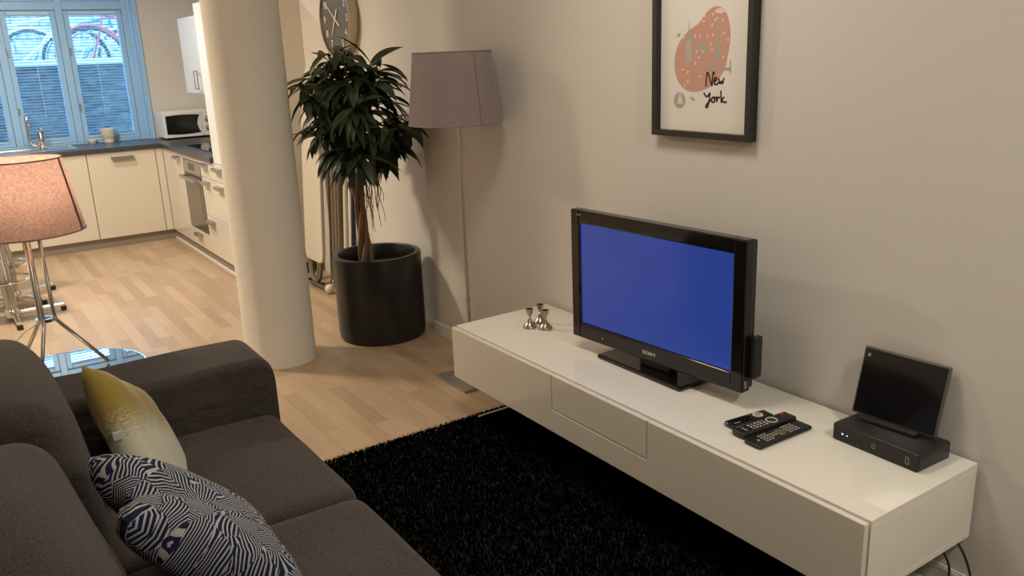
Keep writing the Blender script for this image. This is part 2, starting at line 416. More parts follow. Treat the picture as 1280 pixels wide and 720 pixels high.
# round column
c = MB(); prof = [(.1855, 0), (.1855, ZC)]
for i in range(1): c.lathe([(0, 0), (.187, 0), (.185, .004), (.185, ZC)], (-1.293, -.879, 0), 64)
col = struct('column', c, M['column'], smooth=True)
col['label'] = 'round cream plastered column standing free behind the sofa arm'; col['category'] = 'column'

# ---- window with four casements and top lights
XP = -5.87
win = bpy.data.objects.new('window_1', None); COL.objects.link(win); win.location = (XP, -1.6, WZ0); win['kind'] = 'structure'; WL[win.name] = (XP, -1.6, WZ0)
fr = MB()
fr.box(XP-.06, XP+.05, WY1-.075, WY1, WZ0, WZ1).box(XP+.05, XP+.085, WY1-.03, WY1, WZ0, WZ1-.06).box(XP-.06, XP+.05, WY0, WY0+.075, WZ0, WZ1)
fr.box(XP-.06, XP+.05, WY0+.075, WY1-.075, WZ1-.06, WZ1).box(XP-.06, XP+.05, WY0+.075, WY1-.075, WZ0, WZ0+.02)
mull = [-1.117, -1.617, -2.117]
for y in mull: fr.box(XP-.06, XP+.05, y-.03, y+.03, WZ0+.02, WZ1-.06)
edges = [WY1-.075]+mull+[WY0+.075]
for i in range(4):
    y1, y0 = edges[i]-(.03 if i else 0), edges[i+1]+(.03 if i < 3 else 0)
    fr.box(XP-.06, XP+.055, y0, y1, 2.085, 2.155)
mesh_obj('window_frame', fr, M['win_daylight_tint'], win, bevel=.004)
reveal = MB().box(-5.99, XW+.012, WY1+.0005, WY1+.0125, WZ0, WZ1-.001).box(XW+.0005, XW+.014, WY1+.013, WY1+.045, WZ0, WZ1+.05)
mesh_obj('window_casing', reveal, M['win_daylight_tint'], win, bevel=.003)
for i in range(4):
    y1, y0 = edges[i]-(.032 if i else .002), edges[i+1]+(.032 if i < 3 else .002)
    for z0, z1, low in ((WZ0+.022, 2.083, True), (2.157, WZ1-.062, False)):
        sw = .046 if low else .035
        sash = MB().box(XP-.03, XP+.03, y0, y0+sw, z0, z1).box(XP-.03, XP+.03, y1-sw, y1, z0, z1).box(XP-.03, XP+.03, y0+sw, y1-sw, z1-sw, z1).box(XP-.03, XP+.03, y0+sw, y1-sw, z0, z0+sw*.8)
        so = mesh_obj('sash', sash, M['win_daylight_tint'], win, bevel=.004)
        mesh_obj('pane', MB().box(XP-.004, XP, y0+sw, y1-sw, z0+sw*.8, z1-sw), M['pane'], so)
        if low:
            hg = MB()
            for z in (1.22, 1.72): hg.bbox(XP+.03, XP+.045, y0+.006, y0+.02, z-.035, z+.035, .004)
            mesh_obj('hinge', hg, M['steel'], so)
struct('window_sill', MB().bbox(-6.0, XW+.012, WY0, WY1, WZ0-.03, WZ0+.0, .004), M['trim'])
# venetian blinds, one per casement
kinds = ['open venetian blind in the rightmost casement of the kitchen window, beside the wall', 'open venetian blind in the second casement from the right, behind the kitchen tap',
         'open venetian blind in the third casement from the right, at the photo edge', 'open venetian blind in the casement furthest left of the tap']
for i in range(4):
    y1, y0 = edges[i]-.08, edges[i+1]+.08
    if i == 0: y1 = edges[0]-.05
    b = thing('window_blind', kinds[i], 'blind', (XP+.022, (y0+y1)/2, .95), group='venetian blinds in the kitchen window')
    sl = MB(); z = .965
    while z < 2.035:
        sl.add([(XP+.010, y0, z-.006), (XP+.034, y0, z), (XP+.034, y1, z), (XP+.010, y1, z-.006), (XP+.010, y0, z-.0051), (XP+.034, y0, z+.0009), (XP+.034, y1, z+.0009), (XP+.010, y1, z-.0051)],
               [(3,2,1,0),(4,5,6,7),(0,1,5,4),(1,2,6,5),(2,3,7,6),(3,0,4,7)]); z += .026
    mesh_obj('slats', sl, M['slat'], b)
    mesh_obj('bottom_rail', MB().bbox(XP+.008, XP+.036, y0, y1, .944, .958, .003), M['slat'], b)
    mesh_obj('head_rail', MB().bbox(XP+.006, XP+.038, y0, y1, 2.045, 2.07, .003), M['slat'], b)
    mesh_obj('cord', MB().tube([(XP+.038, y0+.17, 2.045), (XP+.038, y0+.17, 1.15)], .0025, 6), M['slat'], b)

# ---- outside: light well, pavement, far stone wall
struct('wall_outside', MB().box(-7.55, -7.25, -6, 3, -.4, 1.605), M['brick'])
struct('trim_2', MB().bbox(-7.58, -7.21, -6, 3, 1.606, 1.665, .01), M['stone_cap'])
struct('pavement', MB().box(-9.3, -7.55, -6, 3, 1.26, 1.32), M['pavement'])
struct('wall_street', MB().box(-9.5, -9.3, -6, 3, 1.2, 3.0), M['stone'])
struct('ground_outside', MB().box(-7.3, -6.0, -6, 3, -.5, -.4), M['pavement'])
def bicycle(label, y, x, flip, paint, fender, rot=0):
    z0 = 1.32; t = thing('bicycle', label, 'bicycle', (x, y, z0), (0, 0, rot), 'bicycles parked on the street outside')
    s = -1 if flip else 1; R = .34
    for k in (-1, 1):
        cy = k*.53*s
        w = MB()
        w.tube([(0, cy+R*cos(a), R+.005+R*sin(a)*.985) for a in [2*pi*i/36 for i in range(36)]], .017, 8, closed=True)
        wo = mesh_obj('wheel', w, M['tyre'], t, smooth='all', world=False)
        sp = MB().tube([(0, cy+.30*cos(a), R+.30*sin(a)) for a in [2*pi*i/30 for i in range(30)]], .008, 6, closed=True)
        for i in range(14):
            a = 2*pi*i/14; sp.tube([(0, cy, R), (0, cy+.30*cos(a), R+.30*sin(a))], .0025, 4)
        mesh_obj('rim', sp, M['chrome'], wo, world=False)
        mesh_obj('fender', MB().tube([(0, cy+.375*cos(a), R+.375*sin(a)) for a in [radians(d) for d in (range(5, 176, 10) if k*s > 0 else range(5, 176, 10))]], .018, 8), fender, t, smooth='all', world=False)
    bb, seat, head, hb, ra, fa = (0, -.08*s, .29), (0, -.22*s, .80), (0, .36*s, .82), (0, .40*s, .68), (0, -.53*s, R), (0, .53*s, R)
    f = MB().tube([bb, seat], .017).tube([bb, hb], .019).tube([(0, -.19*s, .70), head], .016).tube([ra, bb], .011).tube([ra, (0, -.20*s, .72)], .010).tube([(0, .355*s, .86), hb, fa], .014)
    mesh_obj('frame', f, paint, t, smooth=True, world=False)
    sd = rbox(.16, .26, .06, 3, 6).xform(Matrix.Translation((0, -.24*s, .82)))
    mesh_obj('saddle', sd, M['tyre'], t, smooth='all', world=False)
    mesh_obj('handlebar', MB().tube([(-.27, .20*s, .98), (-.20, .33*s, 1.0), (0, .345*s, 1.0), (.20, .33*s, 1.0), (.27, .20*s, .98)], .012).tube([(0, .345*s, 1.0), (0, .352*s, .84)], .012), M['chrome'], t, smooth=True, world=False)
    mesh_obj('crank', MB().lathe([(0, -.01), (.09, -.01), (.09, .01), (0, .01)], (.03, -.08*s, .29), 20, 'x').tube([(.05, -.08*s, .29), (.05, -.02*s, .13)], .008).tube([(-.05, -.08*s, .29), (-.05, -.14*s, .45)], .008), M['chrome'], t, smooth=True, world=False)
    return t
bicycle('white bicycle with pale mudguards outside the casement behind the tap', -1.27, -7.95, False, M['bike_white'], M['fender_pale'], .05)
bicycle('red bicycle outside the rightmost casement, nearest the wall', -.06, -7.85, True, M['bike_red'], M['bike_red'], -.06)
bicycle('dark blue bicycle with pale mudguards behind the red one outside the window', -.62, -8.45, False, M['bike_blue'], M['fender_pale'], .1)

# ================================================================== KITCHEN
DX, DY = -5.15, -.55           # front planes of the two runs
H0, H1, WT = .092, .848, .89   # door bottom, door top, worktop top
def handle_x(parent, xc, z, w=.15, name='handle'):     # on the run whose fronts face -y
    h = MB().bbox(xc-w/2, xc+w/2, DY-.042, DY-.002, z, z+.006, .002).bbox(xc-w/2, xc+w/2, DY-.042, DY-.037, z-.018, z+.004, .002)
    return mesh_obj(name, h, M['steel'], parent)
def handle_y(parent, yc, z, w=.19):
    h = MB().bbox(DX+.002, DX+.04, yc-w/2, yc+w/2, z, z+.006, .002).bbox(DX+.035, DX+.04, yc-w/2, yc+w/2, z-.018, z+.004, .002)
    return mesh_obj('handle', h, M['steel'], parent)
def front_y(parent, y0, y1, z0, z1, name='door'):
    return mesh_obj(name, MB().bbox(DX-.02, DX, y0+.003, y1-.003, z0, z1, .002), M['cab'], parent)
def front_x(parent, x0, x1, z0, z1, name='drawer', m=None):
    return mesh_obj(name, MB().bbox(x0+.003, x1-.003, DY, DY+.02, z0, z1, .002), m or M['cab'], parent)
far = [(-1.185, -.615, 'cream base cabinet with a steel handle under the window, next to the corner'),
       (-1.79, -1.185, 'cream base cabinet under the kitchen sink, behind the pink lamp'),
       (-2.40, -1.79, 'cream base cabinet left of the sink, at the photo edge'), (-3.0, -2.40, 'cream base cabinet furthest left under the window')]
for y0, y1, lb in far:
    t = thing('base_cabinet', lb, 'cabinet', (DX-.3, (y0+y1)/2, 0), group='base cabinets under the window')
    mesh_obj('carcass', MB().box(-5.74, DX-.021, y0+.001, y1-.001, .09, .849), M['carcass'], t)
    d = front_y(t, y0, y1, H0, H1); handle_y(d, (y0+y1)/2, .802)
t = thing('corner_cabinet', 'cream cabinet with a narrow door filling the kitchen corner left of the oven', 'cabinet', (-5.0, -.2, 0))
mesh_obj('carcass', MB().box(-5.74, -4.431, DY+.021, .068, .09, .849).box(-5.74, DX-.021, -.614, DY+.021, .09, .849), M['carcass'], t)
mesh_obj('filler_panel', MB().bbox(DX-.02, DX, -.612, DY-.002, H0, H1, .002), M['cab'], t)
d = front_x(t, DX, -4.43, H0, H1, 'door'); handle_x(d, -4.56, .812)
# oven
t = thing('oven_cabinet', 'cream cabinet with a plain drawer housing the built-in oven', 'cabinet', (-4.15, -.25, 0))
mesh_obj('carcass', MB().box(-4.429, -3.872, DY+.021, .068, .09, .235).box(-4.429, -3.872, .03, .068, .235, .849).box(-4.429, -4.415, DY+.021, .03, .235, .849).box(-3.886, -3.872, DY+.021, .03, .235, .849), M['carcass'], t)
d = front_x(t, -4.43, -3.87, H0, .235); handle_x(d, -4.15, .205)
front_x(t, -4.43, -3.87, .815, H1, 'top_rail')
t = thing('oven', 'built-in steel oven with a bronze glass door under the worktop', 'oven', (-4.15, -.25, .236))
mesh_obj('body', MB().box(-4.41, -3.89, DY+.02, .02, .237, .811), M['grey_plastic'], t)
mesh_obj('control_panel', MB().bbox(-4.424, -3.876, DY-.004, DY+.02, .70, .811, .003), M['steel'], t)
mesh_obj('display', MB().bbox(-4.24, -4.07, DY-.007, DY-.003, .735, .79, .002), M['grey_plastic'], t)
dr = mesh_obj('door', MB().bbox(-4.424, -3.876, DY-.004, DY+.02, .237, .696, .003), M['oven_glass'], t)
mesh_obj('handle', MB().bbox(-4.40, -3.90, DY-.055, DY-.038, .655, .685, .006).box(-4.40, -4.37, DY-.04, DY-.003, .66, .68).box(-3.93, -3.90, DY-.04, DY-.003, .66, .68), M['steel'], dr)
mesh_obj('viewing_window', MB().bbox(-4.36, -3.94, DY-.006, DY-.003, .33, .64, .002), M['oven_glass'], dr)
# drawers
t = thing('drawer_cabinet', 'cream three-drawer base cabinet between the oven and the tall cabinet', 'cabinet', (-3.67, -.25, 0))
mesh_obj('carcass', MB().box(-3.869, -3.472, DY+.021, .068, .09, .849), M['carcass'], t)
for z0, z1 in ((.715, H1), (.405, .711), (H0, .401)):
    d = front_x(t, -3.87, -3.47, z0, z1); handle_x(d, -3.70, z1-.028, .15)
# tall cabinet
t = thing('tall_cabinet', 'tall white kitchen cabinet behind the column, its plain upper door above the worktop', 'cabinet', (-3.235, -.25, 0))
mesh_obj('carcass', MB().box(-3.45, -3.0, DY+.021, .068, .09, 1.985), M['cab'], t)
for z0, z1 in ((.715, H1), (.405, .711), (H0, .401)):
    d = front_x(t, -3.47, -3.0, z0, z1)
    if z0 > .2: handle_x(d, -3.33, z1-.032, .15)
front_x(t, -3.45, -3.0, .852, 1.985, 'upper_door', M['white_plastic'])
# upper cabinet
t = thing('wall_cabinet', 'small white wall cabinet hung above the microwave', 'cabinet', (-4.3, -.1, 1.327))
mesh_obj('carcass', MB().box(-5.08, -3.495, -.262, .068, 1.327, 1.956), M['white_plastic'], t)
for x0, x1 in ((-5.08, -4.50), (-4.50, -3.98), (-3.98, -3.475)):
    d = mesh_obj('door', MB().bbox(x0+.002, x1-.002, -.28, -.2625, 1.322, 1.958, .002), M['white_plastic'], t)
    mesh_obj('handle', MB().bbox(x1-.125, x1-.015, -.318, -.310, 1.36, 1.37, .002).bbox(x1-.125, x1-.015, -.318, -.310, 1.505, 1.515, .002).bbox(x1-.125, x1-.115, -.318, -.310, 1.37, 1.505, .002).bbox(x1-.025, x1-.015, -.318, -.310, 1.37, 1.505, .002).box(x1-.122, x1-.118, -.312, -.279, 1.362, 1.368).box(x1-.122, x1-.118, -.312, -.279, 1.507, 1.513), M['clock_rim'], d)
# plinth and worktop
pl = mesh_obj('plinth', MB().box(-5.24, -3.0, -.515, -.50, 0, .09).box(-5.21, -5.195, -3.0, -.515, 0, .09), M['kick'])
tag(pl, 'grey plinth running under the cream kitchen cabinets', 'plinth'); origin_to(pl, (-5.2, -.5, 0))
wt = MB().prism([(-5.748, -3.0), (DX+.02, -3.0), (DX+.02, DY-.02), (-3.475, DY-.02), (-3.475, .068), (-5.748, .068)], .85, WT, 'xy')
w = mesh_obj('worktop', wt, M['worktop'], bevel=.003); tag(w, 'dark grey L-shaped kitchen worktop under the window', 'worktop'); origin_to(w, (-5.4, -.3, .85))
# hob, sink, tap, microwave, small things
t = thing('cooktop', 'black glass cooktop set in the worktop above the oven', 'hob', (-4.15, -.22, WT))
mesh_obj('glass_plate', MB().bbox(-4.62, -3.80, -.46, -.02, WT+.0005, WT+.008, .003), M['black_gloss'], t)
for k in range(4): mesh_obj('knob', MB().lathe([(0, .008), (.018, .008), (.016, .028), (0, .028)], (-3.98+.05*k, -.42, WT), 18), M['black_satin'], t, smooth=True)
t = thing('canister', 'small white canister standing by the cooktop beside the tall cabinet', 'canister', (-4.02, -.30, WT+.0085))
mesh_obj('body', MB().lathe([(0, 0), (.05, 0), (.056, .01), (.056, .075), (.05, .085), (0, .085)], (-4.02, -.30, WT+.0085), 28), M['porcelain'], t, smooth=True)
mesh_obj('lid', MB().lathe([(0, .085), (.054, .085), (.054, .094), (.012, .10), (.012, .115), (0, .115)], (-4.02, -.30, WT+.0085), 28), M['steel'], t, smooth=True)
t = thing('sink', 'stainless steel sink rim set in the worktop below the window', 'sink', (-5.45, -1.6, WT))
s_ = MB()
for a in ((-5.68, -5.25, -2.05, -2.02), (-5.68, -5.25, -1.25, -1.22), (-5.68, -5.65, -2.02, -1.25), (-5.28, -5.25, -2.02, -1.25)): s_.bbox(*a, WT+.0005, WT+.008, .003)
mesh_obj('rim', s_, M['chrome'], t)
mesh_obj('bowl', MB().box(-5.65, -5.28, -2.02, -1.25, WT+.0005, WT+.003), M['steel'], t)
t = thing('kitchen_tap', 'chrome kitchen tap with a hooked spout in front of the window', 'tap', (-5.62, -1.46, WT+.0005))
fx, fy = -5.62, -1.46
mesh_obj('body', MB().lathe([(0, 0), (.034, 0), (.03, .012), (.026, .02), (.026, .12), (.030, .125), (.030, .15), (0, .155)], (fx, fy, WT+.009), 24), M['chrome'], t, smooth=True)
sp = [(fx, fy, WT+.05), (fx+.0, fy-.05, WT+.035), (fx, fy-.085, WT+.05), (fx, fy-.095, WT+.09), (fx, fy-.095, WT+.26)]
sp += [(fx+.05-.05*cos(a), fy-.095, WT+.26+.05*sin(a)) for a in [pi*i/8 for i in range(1, 9)]]+[(fx+.10, fy-.08, WT+.20)]
mesh_obj('spout', MB().tube(sp, .013, 12), M['chrome'], t, smooth='all')
mesh_obj('lever', MB().tube([(fx, fy, WT+.155), (fx+.02, fy+.02, WT+.19)], [.011, .007], 10), M['chrome'], t, smooth=True)
t = thing('microwave', 'white microwave oven with a black window in the kitchen corner', 'microwave', (-5.55, -.2, WT))
mx0, mx1, my0, my1, mz0, mz1 = -5.715, -5.40, -.455, .005, WT+.012, WT+.255
mesh_obj('case', MB().bbox(mx0, mx1, my0, my1, mz0, mz1, .008), M['white_plastic'], t)
dr = mesh_obj('door', MB().bbox(mx1, mx1+.014, my0, my1-.11, mz0+.004, mz1-.004, .005), M['white_plastic'], t)
cy, cz = (my0+my1-.11)/2, (mz0+mz1)/2; hw, hh = .155, .083
pp = []
for u in [i/10 for i in range(11)]: pp.append((cy-hw+2*hw*u, cz+hh+.008*sin(pi*u)))
for u in [i/8 for i in range(1, 8)]: pp.append((cy+hw-.028*sin(pi*u), cz+hh-2*hh*u))
for u in [i/10 for i in range(11)]: pp.append((cy+hw-2*hw*u, cz-hh-.008*sin(pi*u)))
mesh_obj('window', MB().prism(pp, mx1+.0135, mx1+.017, 'yz'), M['black_gloss'], dr)
mesh_obj('control_panel', MB().bbox(mx1, mx1+.014, my1-.108, my1, mz0+.004, mz1-.004, .005), M['white_plastic'], t)
for z in (cz+.035, cz-.045): mesh_obj('knob', MB().lathe([(0, .013), (.030, .013), (.030, .018), (.020, .02), (.018, .034), (0, .034)], (mx1, my1-.055, z), 24, 'x'), M['steel'], t, smooth=True)
for a in ((mx0+.04, my0+.04), (mx1-.04, my0+.04), (mx0+.04, my1-.04), (mx1-.04, my1-.04)): mesh_obj('foot', MB().lathe([(0, 0), (.012, 0), (.012, .013), (0, .013)], (a[0], a[1], WT+.0003), 12), M['black_satin'], t)
cup = mesh_obj('cup', MB().lathe([(0, 0), (.045, 0), (.048, .03), (.045, .032), (.062, .06), (.072, .13), (.070, .13), (.058, .06), (0, .05)], (0, 0, 0), 28), M['porcelain'], smooth=True)
cup.location = (-5.765, -.885, WZ0+.0005); tag(cup, 'white porcelain cup standing on the kitchen window sill', 'cup')
bw = mesh_obj('bowl', MB().lathe([(0, 0), (.028, 0), (.045, .03), (.046, .036), (.042, .036), (.03, .012), (0, .008)], (0, 0, 0), 24), M['porcelain'], smooth=True)
bw.location = (-5.775, -1.03, WZ0+.0005); tag(bw, 'small low white bowl left of the cup on the sill', 'bowl')

# ---- bar stools
def stool(x, y, rot, label):
    t = thing('bar_stool', label, 'stool', (x, y, 0), (0, 0, rot), 'bar stools in the dining area')
    mesh_obj('seat', rbox(.40, .40, .055, 4, 8, seed=3).xform(Matrix.Translation((0, 0, .615))), M['stool_seat'], t, smooth='all', world=False)
    mesh_obj('post', MB().lathe([(0, .05), (.036, .05), (.036, .36), (.029, .37), (.029, .615), (0, .615)], (0, 0, 0), 24), M['steel'], t, smooth=True, world=False)
    mesh_obj('hub', MB().lathe([(0, .02), (.05, .02), (.05, .055), (.04, .075), (0, .075)], (0, 0, 0), 24), M['chrome'], t, smooth=True, world=False)
    for k in range(4):
        a = k*pi/2; R_ = Matrix.Rotation(a, 4, 'Z')
        leg = mesh_obj('leg', MB().bbox(.045, .31, -.016, .016, .03, .055, .005).xform(R_), M['chrome'], t, world=False)
        mesh_obj('foot_cap', MB().bbox(.285, .318, -.018, .018, .0, .031, .005).xform(R_), M['black_satin'], leg, world=False)
    mesh_obj('footrest', MB().tube([(.15*cos(a), .15*sin(a), .27) for a in [2*pi*i/28 for i in range(28)]], .008, 8, closed=True).tube([(.15, 0, .27), (.03, 0, .27)], .007).tube([(-.15, 0, .27), (-.03, 0, .27)], .007), M['chrome'], t, smooth=True, world=False)
    return t
st = stool(-3.2, -2.03, .05, 'chrome star-based bar stool nearer the pink lamp')
dup(st, (-3.72, -1.98, 0), (0, 0, .55), 'chrome star-based bar stool further back, nearer the kitchen cabinets')

# ================================================================== SIDE TABLE AND TABLE LAMP
TZ = .412; tx, ty = -.545, -1.975
t = thing('side_table', 'round mirror-topped side table behind the sofa arm', 'table', (tx, ty, 0))
mesh_obj('table_top', MB().lathe([(0, TZ-.012), (.285, TZ-.012), (.29, TZ-.006), (.288, TZ), (0, TZ)], (tx, ty, 0), 72), M['mirror'], t)
mesh_obj('rim', MB().lathe([(.2885, TZ-.022), (.296, TZ-.022), (.296, TZ+.001), (.2905, TZ+.001), (.2905, TZ-.013), (.2885, TZ-.013), (.2885, TZ-.022)], (tx, ty, 0), 72), M['chrome'], t, smooth=True)
mesh_obj('post', MB().lathe([(0, .02), (.025, .02), (.025, TZ-.012), (0, TZ-.012)], (tx, ty, 0), 24), M['chrome'], t, smooth=True)
mesh_obj('base', MB().lathe([(0, 0), (.19, 0), (.19, .012), (.03, .022), (0, .022)], (tx, ty, 0), 48), M['chrome'], t, smooth=True)
def round_shade(parent, x, y, rb, rt, z0, z1, m, seam_deg, lining=None):
    """tapered round drum shade, open top and bottom, with rims and a seam"""
    so = mesh_obj('lamp_shade', MB().lathe([(rb, z0), (rt, z1)], (x, y, 0), 72), m, parent, smooth=True)
    for nm, r, z in (('bottom_rim', rb, z0), ('top_rim', rt, z1)):
        mesh_obj(nm, MB().tube([(x+r*cos(a), y+r*sin(a), z) for a in [2*pi*i/72 for i in range(72)]], .003, 6, closed=True), m, so, smooth='all')
    a = radians(seam_deg)
    w = .012
    mesh_obj('seam', MB().tube([(x+(rb+.001)*cos(a), y+(rb+.001)*sin(a), z0), (x+(rt+.001)*cos(a), y+(rt+.001)*sin(a), z1)], .0018, 6), lining or m, so)
    return so
ax, ay = -.55, -2.008
t = thing('table_lamp', 'lit lamp with a round dusty pink shade on steel tripod legs, on the mirror table', 'lamp', (ax, ay, TZ))
SZ0, SZ1 = .99, 1.262
so = round_shade(t, ax, ay, .196, .154, SZ0, SZ1, M['shade_pink'], 60)
bd = MB(); 
for d0, d1 in ((58, 64),):
    q = []
    for r, z in ((.1975, SZ0), (.1555, SZ1)):
        for d in (d0, (d0+d1)/2, d1): q.append((ax+r*cos(radians(d)), ay+r*sin(radians(d)), z))
    bd.add(q, [(0, 1, 4, 3), (1, 2, 5, 4)])
mesh_obj('seam_band', bd, M['dark_band'], so)
mesh_obj('bulb', MB().lathe([(0, 1.04), (.012, 1.04), (.014, 1.07), (.03, 1.10), (.03, 1.125), (.018, 1.148), (0, 1.152)], (ax, ay, 0), 20), M['bulb'], t, smooth='all')
mesh_obj('socket', MB().lathe([(0, .955), (.022, .955), (.022, 1.04), (0, 1.04)], (ax, ay, 0), 20), M['white_plastic'], t, smooth=True)
sf = MB()
for k in range(4):
    a = radians(-6)+k*pi/2; sf.tube([(ax, ay, 1.0), (ax+.195*cos(a), ay+.195*sin(a), .992)], .003, 6)
mesh_obj('shade_frame', sf, M['steel'], t)
rz0, rz1 = .645, .965
for z in (rz0, rz1):
    mesh_obj('collar', MB().lathe([(.018, z-.006), (.036, z-.006), (.036, z+.006), (.018, z+.006), (.018, z-.006)], (ax, ay, 0), 24), M['chrome'], t, smooth=True)
for d in (98, 218, 338):
    a = radians(d); ca, sa = cos(a), sin(a); P = lambda r, z: (ax+r*ca, ay+r*sa, z)
    mesh_obj('leg', MB().tube([P(.030, rz1), P(.030, rz0+.02), P(.034, rz0-.008), P(.046, rz0-.025), P(.195, TZ+.007)], .0075, 10), M['steel'], t, smooth='all')
mesh_obj('cord', MB().tube([(ax, ay-.01, rz0), (ax-.03, ay-.08, .60), (ax-.08, ay-.18, .50), (ax-.16, ay-.30, .455), (ax-.28, ay-.36, .40), (ax-.32, ay-.40, .01)], .0028, 6), M['white_plastic'], t, smooth='all')

# ================================================================== SOFA
t = thing('sofa', 'brown-grey two-seat fabric sofa with low arms facing the TV bench', 'sofa', (1.2, -2.0, 0))
SF = M['sofa']
mesh_obj('base', MB().bbox(.18, 2.24, -2.46, -1.53, .10, .31, .03, 3), SF, t, smooth=True)
mesh_obj('backrest', rbox(2.06, .20, .60, 7, 12, seed=4).xform(Matrix.Translation((1.21, -2.40, .20))), SF, t, smooth='all')
def arm_mb(x0, x1):
    # rounded top and rounded front end
    mb = MB(); ny, prof = 30, []
    y0, y1, zt = -2.48, -1.453, .65
    w = x1-x0
    sect = []
    for i in range(9): a = pi-i*pi/16; sect.append((.05+.05*cos(a), -.05+.05*sin(a)))       # outer corner
    for i in range(9): a = pi/2-i*pi/16; sect.append((w-.028+.028*cos(a), -.028+.028*sin(a)))
    R = .06; vs = []; rows = []
    ysam = [y0+(y1-R-y0)*i/12 for i in range(12)]+[y1-R+R*sin(pi/2*i/12) for i in range(13)]
    for y in ysam:
        dz = 0 if y <= y1-R else (R-sqrt(max(R*R-(y-(y1-R))**2, 0)))
        row = []
        for (sx, sz) in [(0, -.545)]+sect+[(w, -.545)]:
            z = zt+sz-(dz if sz > -.4 else 0)
            z += .006*noise.noise(Vector((sx*6, y*5, 2))) if sz > -.4 else 0
            row.append((x0+sx, y, max(z, .10)))
        rows.append(row)
    n = len(rows[0]); vs = [v for r in rows for v in r]; fs = []
    for i in range(len(rows)-1):
        for k in range(n-1): fs.append((i*n+k, i*n+k+1, (i+1)*n+k+1, (i+1)*n+k))
        fs.append((i*n+n-1, i*n, (i+1)*n, (i+1)*n+n-1))
    fs.append(tuple(range(n))); fs.append(tuple((len(rows)-1)*n+k for k in range(n))[::-1])
    return mb.add(vs, fs)
for x0 in (.165, 1.90): mesh_obj('armrest', arm_mb(x0, x0+.30), SF, t, smooth=True)
for k, x0 in enumerate((.468, 1.152)):
    m_ = rbox(.682, .66, .185, 5, 16, bulge=.012, seed=k+1, amp=.006, freq=5)
    m_.xform(Matrix.Translation((x0+.341, -1.80, .287)))
    sc = mesh_obj('seat_cushion', m_, SF, t, smooth='all')
def piping(w, h, n=40):
    return [(w/2*math.copysign(abs(cos(a))**.35, cos(a)), h/2*math.copysign(abs(sin(a))**.35, sin(a))) for a in [2*pi*i/n for i in range(n)]]
for k, x0 in enumerate((.455, 1.150)):
    m_ = rbox(.69, .23, .44, 3.2, 18, bulge=.03, seed=k+5, amp=.018, freq=5)
    X = Matrix.Translation((x0+.345, -2.165-.025*k, .445-.03*k)) @ Matrix.Rotation(radians(10+1.5*k), 4, 'X')
    m_.xform(X); bc = mesh_obj('back_cushion', m_, SF, t, smooth='all')
    pl_ = [X @ Vector((u*.955, .0, .22+v*.955)) for u, v in piping(.69, .44)]
    mesh_obj('piping', MB().tube(pl_, .005, 6, closed=True), SF, bc, smooth='all')
for x in (.26, 2.14):
    for y in (-2.38, -1.60): mesh_obj('leg', MB().bbox(x-.03, x+.03, y-.03, y+.03, 0, .102, .004), M['black_satin'], t)

def throw_pillow(T, e1, e2, size, thick, chop=0., zmin=None, seed=1, n=26, pinch=.06, puff=.42, s1=None, pull=0.):
    """square pillow; T = a corner, e1/e2 = unit edge directions from it. Baked in world space."""
    T, e1, e2 = Vector(T), Vector(e1).normalized(), Vector(e2).normalized(); nrm = e1.cross(e2).normalized(); e2 = nrm.cross(e1)
    mb = MB(); mb.uv = []
    for side in (1, -1):
        vs, fs = [], []
        for i in range(n+1):
            for j in range(n+1):
                u, v = 2*i/n-1, 2*j/n-1
                f = (max(0, 1-u**4)*max(0, 1-v**4))**puff * (1-.25*(u*u+v*v)/2)
                du = u*(1-pinch*(1-v*v)); dv = v*(1-pinch*(1-u*u))
                d = thick/2*f
                du *= 1-pull*((1-v)/2)**2
                p = T+e1*((s1 or size)*(du+1)/2)+e2*(size*(dv+1)/2)
                q = p+nrm*side*d
                nv = noise.noise(Vector((u*2.2, v*2.2, seed*3+side)))
                q += nrm*.010*nv*f*side
                if chop:
                    # dent pressed in from the top edge (v=-1), running down the middle
                    k = math.exp(-(u/.42)**2)*max(0, (1-v)/2)**1.4
                    q += e2*chop*k
                    q -= nrm*side*d*.75*k
                if zmin is not None and q.z < zmin:
                    if e1.z < -.2: q = q+e1*((zmin-q.z)/e1.z)
                    q.z = zmin+.002*(1+nv)
                vs.append(q); mb.uv.append((.5+du/2, .5-dv/2))
        for i in range(n):
            for j in range(n):
                a = i*(n+1)+j; fs.append((a, a+n+1, a+n+2, a+1))
        mb.add(vs, fs)
    return mb
def weld(o):
    bm = bmesh.new(); bm.from_mesh(o.data); bmesh.ops.remove_doubles(bm, verts=bm.verts, dist=.0004); bmesh.ops.recalc_face_normals(bm, faces=bm.faces); bm.to_mesh(o.data); bm.free()
    o.data.polygons.foreach_set('use_smooth', [True]*len(o.data.polygons)); return o
t = thing('throw_pillow', 'mustard gold pillow fading to grey, leaning in the far sofa corner', 'pillow', (.55, -1.9, .475))
T0 = Vector((.675, -2.022, .82)); e1 = Vector((-.75, .45, -.57)); e2 = Vector((.30, .08, -.33))
weld(mesh_obj('cover', throw_pillow(T0, e1, e2, .46, .125, zmin=.478, seed=2, s1=.36), M['gold'], t))
tg = T0+e2.normalized()*.22
mesh_obj('care_tag', MB().bbox(tg.x-.003, tg.x+.003, tg.y-.012, tg.y+.010, tg.z-.012, tg.z+.010, .001), M['tag'], t)
t = thing('throw_pillow', 'navy and white leaf-striped pillow with a dented top, nearest on the sofa', 'pillow', (1.35, -1.9, .475))
weld(mesh_obj('cover', throw_pillow((1.115, -2.09, .775), (1, .03, -.02), (0, .72, -.69), .45, .17, chop=.06, zmin=.478, seed=5, s1=.44, pull=.3), M['navy_print'], t))

